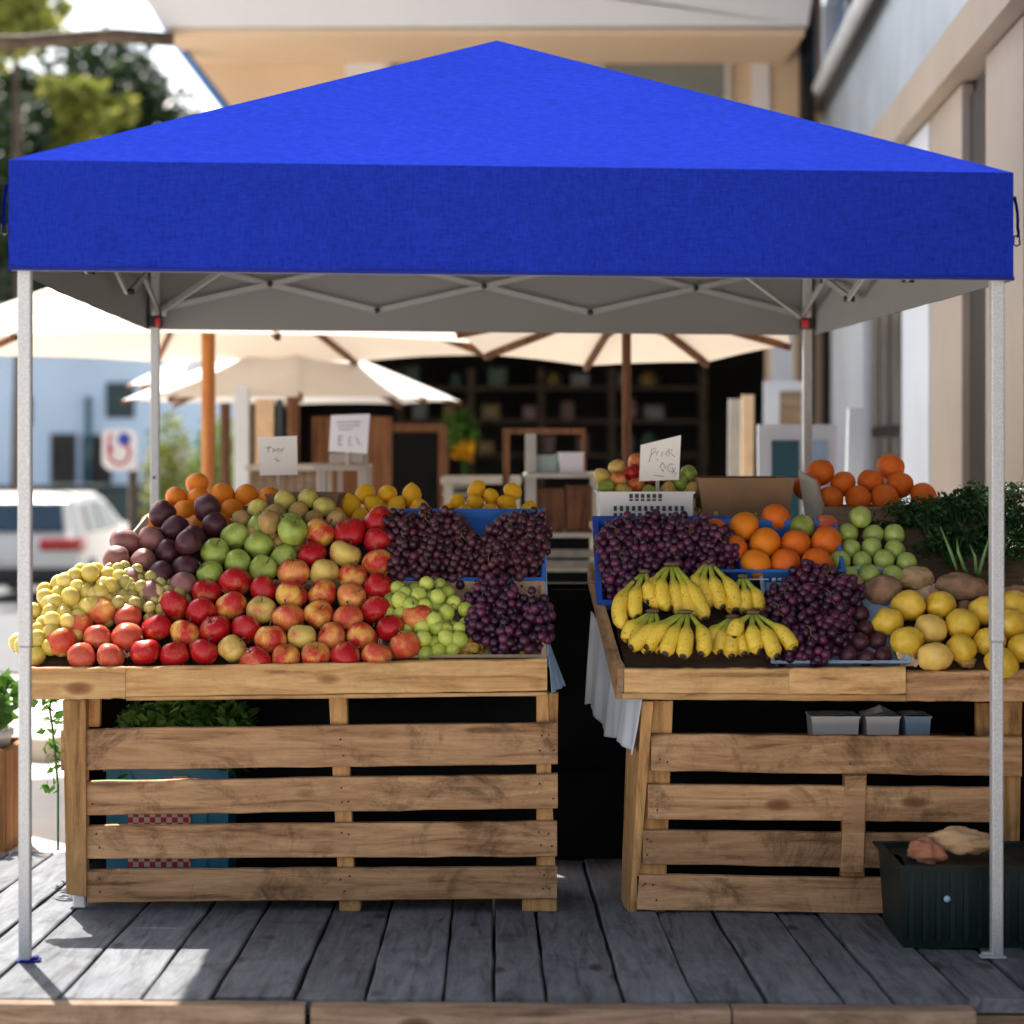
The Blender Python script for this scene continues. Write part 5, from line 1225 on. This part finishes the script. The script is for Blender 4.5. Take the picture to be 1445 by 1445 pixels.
def bunches(desc, cat, group, where, pos, mats, r, L_, W_, H_, n, h0=.012, nv=4, plane=(None, None), stretch=1.1, stem=True, rz=.5, gap=18):
    key = mats+str(r)
    meshes = [bunch_mesh(desc+' berries', M[mats], 100*len(VAR)+i*7+1, L_, W_, H_, r, n, stretch) for i in range(nv)]
    VAR[('bunch', key, where)] = meshes; sm = [stem_mesh(i+5, L_, H_) for i in range(2)]
    rows = rows_of(pos, gap); k = 0
    for ri, r_ in enumerate(rows):
        for ci, t in enumerate(r_):
            p = bed(t[0], t[1], h0+ri*.006+frng.uniform(0, .008), *plane)
            o = bpy.data.objects.new('grape_bunch', meshes[k % nv]); k += 1; COL.objects.link(o)
            o.matrix_world = bedM(p, frng.uniform(-rz, rz))
            rt = 'only row' if len(rows) == 1 else ('front row' if ri == 0 else ('back row' if ri == len(rows)-1 else ORD[ri]+' row'))
            ps_ = 'alone there' if len(r_) == 1 else ('leftmost' if ci == 0 else ('rightmost' if ci == len(r_)-1 else ORD[ci]+' from left'))
            tag(o, '%s %s, %s, %s' % (desc, where, rt, ps_), cat, group)
            if stem and (k % 2 == 0 or len(rows) < 3):
                c = bpy.data.objects.new('stem', sm[k % 2]); COL.objects.link(c); c.parent = o
bunches('purple grape bunch', 'grapes', 'purple grapes at the back of the left stall', 'in the upper box of the left stall', [(563,808),(603,812),(645,808),(690,810),(735,808),(572,782),(612,786),(655,782),(700,788),(744,784),(566,760),(604,758),(640,760),(722,764),(750,760)], 'purpled', .0138, .125, .078, .072, 44)
bunches('purple grape bunch', 'grapes', 'purple grapes at the front of the left stall', 'in the lower box of the left stall', [(678,896),(712,905),(748,903),(682,868),(716,870),(750,874),(702,852)], 'purple', .0142, .11, .078, .068, 36)
bunches('green grape bunch', 'grapes', 'green grapes on the left stall', 'right of the red apples', [(600,912),(634,907),(602,882),(632,876),(572,856),(606,850)], 'ggrape', .0225, .10, .085, .045, 12, .016, 3, gap=14)
bunches('pale yellow grape bunch', 'grapes', 'yellow grapes at the left corner', 'sunlit at the left corner', [(60,915),(80,900),(70,880),(98,864),(92,846),(126,852),(124,830),(154,840)], 'ygrape', .0265, .11, .09, .05, 11, .014, 4, gap=14)
bunches('olive grape bunch', 'grapes', 'olive grapes below the dark plums', 'between the plums and the apples', [(172,866),(205,864),(232,858),(180,836),(214,840),(172,824)], 'ograpes', .0195, .10, .085, .045, 15, .014, 3, gap=14)
bunches('purple grape bunch', 'grapes', 'purple grapes in the blue crate', 'in the blue plastic crate', [(880,836),(876,812),(912,815),(950,805),(1000,808),(872,782),(902,784),(935,780),(975,782),(1015,785),(884,768),(918,764),(954,766),(992,770)], 'purple', .0138, .125, .080, .074, 46, .016)
bunches('purple grape bunch', 'grapes', 'purple grapes in the pale box', 'in the pale blue card box', [(1108,918),(1145,922),(1100,890),(1140,892),(1172,905),(1105,862),(1140,858),(1172,872),(1140,832),(1165,838),(1190,850)], 'purple', .0142, .115, .078, .07, 38, .016)
DP = {'d': ('shiny dark plum', variants('plum', egg_prof, 'plum'))}
VAR[('plumd',)] = None
heap('plum', 'plum', 'pale card box heap', 'plums in the pale card box', [(1200,925),(1222,928),(1243,925),(1190,903),(1212,906),(1236,904),(1200,884),(1224,886),(1190,868),(1212,866),(1204,850)], 13.5, DP, gap=8, tiltmax=1.5)
bunches('small olive fruit cluster', 'fruit', 'olive clusters in the cardboard box', 'in the big open cardboard box', [(1012,735),(1056,733)], 'ograpes', .008, .10, .10, .05, 60, .01, 2, (6.36, 1.06), stem=False)

# bananas
bid = [0]
def banana(mb_pts, rad, parent, name='banana'):
    n = len(mb_pts); mb = MB(); seg = 10
    mb.tube(mb_pts, rad, seg)
    o = mb.build(name, M['banana'], parent)
    a = o.data.attributes.new('along', 'FLOAT', 'POINT')
    for i in range(n):
        for k in range(seg): a.data[i*seg+k].value = i/(n-1)
    return o
def hand(crown, tips, label, hb=.0, hc=.080):
    c = bed(crown[0], crown[1], hc+hb)
    r = thing('banana_bunch', label, 'bananas', c, 'banana bunches on the right stall')
    N = 22
    for i, (tx, ty, bow, lift) in enumerate(tips):
        a = bed(crown[0]+(i-(len(tips)-1)/2)*3.0, crown[1]+2, hc+hb); e = bed(tx, ty, .028+hb+lift)
        mx, my = crown[0]*.42+tx*.58+bow*1.5, crown[1]*.42+ty*.58-4
        ty += 14 if crown[1] > 850 else 6; m_ = bed(mx, my, .075+hb+lift)
        pts = []; rad = []
        for k in range(N+1):
            t = k/N; pts.append(a*(1-t)**2+m_*2*t*(1-t)+e*t*t)
            if t < .26: q = .0060+.0030*(t/.26)
            elif t < .52: q = .009+.0145*math.sin((t-.26)/.26*math.pi/2)
            elif t < .8: q = .0235
            elif t < .95: q = .0235-.0115*((t-.8)/.15)**1.6
            else: q = .0120-.0035*((t-.95)/.05)
            rad.append(q)
        d = (pts[-1]-pts[-2]).normalized()
        for k in range(N+1):
            t = k/N
            if t > .82: pts[k] = pts[k]+NO*.014*((t-.82)/.18)**1.6
        d = (pts[-1]-pts[-2]).normalized(); pts += [pts[-1]+d*.004]; rad += [.0055]
        banana(pts, rad, r)
    cr = MB(); vs, fs = ICO[3]; cr.add([c+Vector((v.x*.0045*(len(tips)+.6), v.y*.010, v.z*.007+.004))*(1+.15*noise.noise(v*3)) if False else c+Vector((v.x*.0045*(len(tips)+.6), v.y*.010, v.z*.007+.004)) for v in vs], fs, 0, True); cr.build('crown', M['bcrown'], r)
hand((909,808), [(884,890,-26,0),(899,876,-10,.01),(916,854,3,.02)], 'banana bunch at the left corner against the blue crate', .01)
hand((948,798), [(934,860,-26,.006),(947,864,-18,.012),(962,871,-4,0),(976,876,6,.0),(995,879,10,.008)], 'back banana bunch second from left, spreading over the bunch below it', .015)
hand((1000,795), [(996,852,-22,.0),(1007,860,-14,.0),(1020,862,-2,.008),(1038,866,14,.01)], 'back banana bunch in front of the purple grapes, third from left', .012)
hand((1048,815), [(1036,868,-8,0),(1051,870,2,.004),(1068,868,10,0)], 'back banana bunch below the blue orange box, rightmost', .005)
hand((921,864), [(888,908,-14,0),(900,922,-12,0),(914,926,-4,0),(932,926,4,0)], 'banana bunch half hidden behind the big front bunch at left', -.005)
hand((967,865), [(890,919,-12,.012),(911,918,-8,.016),(938,928,-3,.018),(963,932,3,.02),(989,928,16,.016)], 'big front banana bunch of five with dark tips, left of the front pair', .022)
hand((1034,872), [(1004,915,-12,0),(1016,926,-8,0),(1032,931,-2,.004),(1050,928,4,0)], 'banana bunch half hidden behind the right front bunch', -.002)
hand((1063,866), [(1036,902,-10,.025),(1072,924,-6,.016),(1096,931,4,.018),(1121,921,12,.016)], 'front banana bunch beside the plum box, its right banana pointing right', .02)

# boxes and trays on the beds and on the rear shelves
def bedcrate(name, mat, px, py, w, l, hh, label, cat='box', rz=0, t=.006, lip=.006, taper=.01, h0=.001, group=None):
    return own(crate(name, bedM(bed(px, py, h0), rz), w, l, hh, t, taper, lip), name, M[mat], label, cat, group)
bedcrate('grape_box', 'boxblue', 652, 781, .475, .285, .035, 'printed blue card box of purple grapes, upper box on the left stall')
bedcrate('grape_box', 'cardlight', 653, 884, .45, .285, .03, 'light cardboard box of grapes, lower box at the right end of the left stall')
bedcrate('grape_crate', 'crateblue', 944, 806, .40, .33, .045, 'deep blue plastic crate of purple grapes on the right stall', 'crate', .0, .008, .010, .016)
pb_ = bedcrate('grape_box', 'boxpale', 1173, 878, .36, .36, .03, 'pale blue card box of purple grapes and dark plums on the right stall', 'box', .0, .005, .006, .012)
ob = bedcrate('orange_box', 'boxblue', 1096, 791, .345, .20, .058, 'printed blue card box of large oranges on the right stall')
T = bedM(bed(1096, 791, .001)); mb = MB()
for q in range(7): mb.box((-.03+q*.017, -.1195-.003, .030+.004*(q % 2)), (-.018+q*.017, -.117-.003, .042), 0, T); mb.box((.0+q*.014, -.1155-.003, .014), (.009+q*.014, -.112-.003, .022), 0, T)
mb.box((-.10, -.1195-.003, .036), (-.04, -.117-.003, .039), 0, T); mb.build('printed_marks', M['paper'], ob)
mb = MB(); mb.box((-.085, -.1165-.003, .018), (-.055, -.113-.003, .03), 0, T); mb.build('hand_hole', M['black'], ob)
def shelfcrate(name, mat, pxa, pxb, d0, l, hh, label, cat='box', z=1.046, **k):
    xa, xb = XX(pxa, d0), XX(pxb, d0)
    return own(crate(name, Matrix.Translation(((xa+xb)/2, d0+l/2, z)), xb-xa-2*k.get('taper', 0), l, hh, **k), name, M[mat] if isinstance(mat, str) else mat, label, cat)
shelfcrate('fruit_tray', 'paper', 222, 376, 6.24, .26, .022, 'white paper tray under the oranges at the back of the left stall', 'tray', lip=.004)
shelfcrate('cardboard_box', 'card', 376, 478, 6.30, .24, .098, 'empty brown cardboard box behind the small pears', 'box', lip=.002, taper=.02)
shelfcrate('fruit_tray', 'cardlight', 474, 602, 6.24, .24, .02, 'light card tray under the lemons behind the red apples', 'tray', lip=.003)
shelfcrate('fruit_tray', 'boxblue', 634, 750, 6.22, .24, .03, 'blue card tray under the lemons at the right end of the left stall', 'tray', lip=.003)
wc = shelfcrate('white_crate', 'whitepl', 846, 978, 6.28, .26, .105, 'white plastic crate of mixed apples with slotted front on the right stall', 'crate', lip=.006, taper=.004, t=.006)
mb = MB(); d = 6.274; px0 = 888
for q in range(6): mb.box((XX(888+q*8.2, d), d-.001, ZZ(703, d)), (XX(893+q*8.2, d), d+.003, ZZ(697, d))); mb.box((XX(888+q*8.2, d), d-.001, ZZ(707, d)), (XX(893+q*8.2, d), d+.003, ZZ(704.2, d)))
for q in range(12): mb.box((XX(866+q*8.6, d), d-.001, ZZ(721, d)), (XX(870.5+q*8.6, d), d+.003, ZZ(714, d))); mb.box((XX(866+q*8.6, d), d-.001, ZZ(731, d)), (XX(870.5+q*8.6, d), d+.003, ZZ(724, d)))
mb.build('slot', M['black'], wc)
shelfcrate('cardboard_box', 'card', 985, 1120, 6.30, .40, .148, 'large open brown cardboard box with olive clusters, behind the oranges', 'box', lip=.002, taper=.02, t=.005)
tr = shelfcrate('wooden_tray', 'oldwood', 1160, 1312, 6.34, .26, .055, 'rough wooden tray of oranges at the back of the right stall', 'tray', lip=.002, t=.008)
mb = MB(); mb.poly([P(1126, 664, 6.40), P(1150, 678, 6.36), P(1160, 712, 6.335), P(1160, 736, 6.335), P(1136, 728, 6.37)], (.01, .02, 0)); mb.build('end_flap', M['palewood'], tr)

# price cards
def pcard(name, quad, d, strokes, label, stake, sw=.0011):
    r = thing(name, label, 'price card', (XX(quad[3][0], d), d, stake[2]), 'handwritten price cards')
    mb = MB(); mb.poly([P(x, y, d) for x, y in quad], (0, .003, 0)); mb.build('card', M['paper'], r)
    mb = MB()
    for s_ in strokes: mb.tube([P(x, y, d-.0004) for x, y in s_], sw, 5)
    mb.build('writing', M['ink'], r)
    mb = MB(); mb.box((XX(stake[0], d)-.006, d+.0032, stake[2]), (XX(stake[0], d)+.006, d+.012, ZZ(stake[1], d))); mb.build('stake', M['palewood'], r)
def z3(l): return [(800+x/4.248, 620+y/4.248) for x, y in l]
pcard('price_card', [(904,628),(961,614),(958,677),(902,679)], 6.37, [z3(l) for l in ([(492,135),(505,90),(508,58),(522,52),(532,72),(506,90)], [(548,68),(536,88),(548,106),(562,88),(548,68)], [(568,106),(572,70),(586,92),(600,64),(600,102)], [(612,104),(610,58),(634,62),(618,80),(648,106)],
   [(548,116),(540,124),(548,132),(556,124),(548,116)], [(572,138),(558,165),(576,192),(592,166),(572,138)], [(640,150),(614,148),(600,172),(616,196),(636,186),(636,170),(622,170)], [(652,168),(630,205),(644,218),(656,204),(640,192)], [(520,214),(550,219),(580,222)])],
   'white handwritten price card standing in the white crate of apples', (928, 640, 1.055), .0010)
pcard('price_card', [(363,617),(419,615),(420,670),(367,671)], 6.72, [[(374,632),(383,631)], [(379,631),(378,638)], [(385,638),(386,633),(389,637),(392,632),(393,638)], [(395,633),(397,638),(400,632)], [(387,648),(391,647),(390,651),(395,650)]],
   'square cream price card behind the brown box at the left', (392, 640, 1.046), .0013)
pcard('price_card', [(467,586),(522,584),(518,640),(464,637)], 8.16, [[(475,596),(510,595)], [(476,601),(508,600)], [(478,606),(498,605.5)], [(478,615),(478,628)], [(478,615),(484,616)], [(478,621),(483,621)], [(478,628),(484,628)], [(494,616),(492,628),(498,628)], [(502,617),(508,628)]],
   'tilted white printed price sheet clipped on the whitewashed stand', (490, 600, ZZ(656, 8.2)+.001), .0016)

# greens at the back right
for i, (px, py, w) in enumerate(((1258,775,.075), (1300,752,.10), (1345,742,.11), (1390,738,.11), (1432,760,.11), (1340,790,.09), (1405,795,.10))):
    lab = ['parsley bunch at the left end of the greens, beside the green gages', 'parsley bunch below the right end of the wooden orange tray', 'tall parsley bunch in the middle of the greens, behind the onion stalks', 'tall parsley bunch left of the right front canopy leg', 'parsley bunch at the right edge beyond the canopy leg', 'low parsley bunch in front, above the long brown root', 'low parsley bunch in front, at the canopy leg'][i]
    d = 6.20 if i < 5 else 6.06
    c = P(px, py, d); base = Vector((c.x, 6.12 if i < 5 else 6.0, 0)); base.z = Z0+(base.y-D0)*sa/ca+.01
    r = thing('parsley_bunch', lab, 'parsley', base, 'parsley bunches on the right stall'); rng = random.Random(50+i)
    s_ = MB(); lf = MB()
    for k in range(26):
        a = rng.uniform(0, 6.28); q = rng.random()**.5; tip = c+Vector((math.cos(a)*w*q, math.sin(a)*w*.6*q, rng.uniform(-.02, 1)*w*1.0))
        s_.tube([base+Vector((rng.uniform(-.012, .012), rng.uniform(-.01, .01), 0)), (base+tip)/2+Vector((0, 0, .03)), tip], [.0025, .002, .0012], 4)
        leaves(lf, tip, .038, 46, .019, rng, (1, 1, .8))
    s_.build('stalk', M['parsley'], r); lf.build('foliage', M['parsley'], r)
so2 = thing('spring_onions', 'bright green spring onion stalks standing in front of the dark parsley', 'spring onions', bed(1362, 826, .01), None)
mb = MB()
for (a, b_, c_) in (((1353, 812), (1342, 780), (1327, 743)), ((1378, 815), (1376, 785), (1368, 768)), ((1380, 815), (1388, 785), (1399, 748)), ((1366, 815), (1352, 778), (1350, 760))):
    mb.tube([bed(*a, .03), P(*b_, 5.88), P(*c_, 5.92)], [.006, .005, .0015], 7)
mb.build('stalk', M['scallion'], so2)
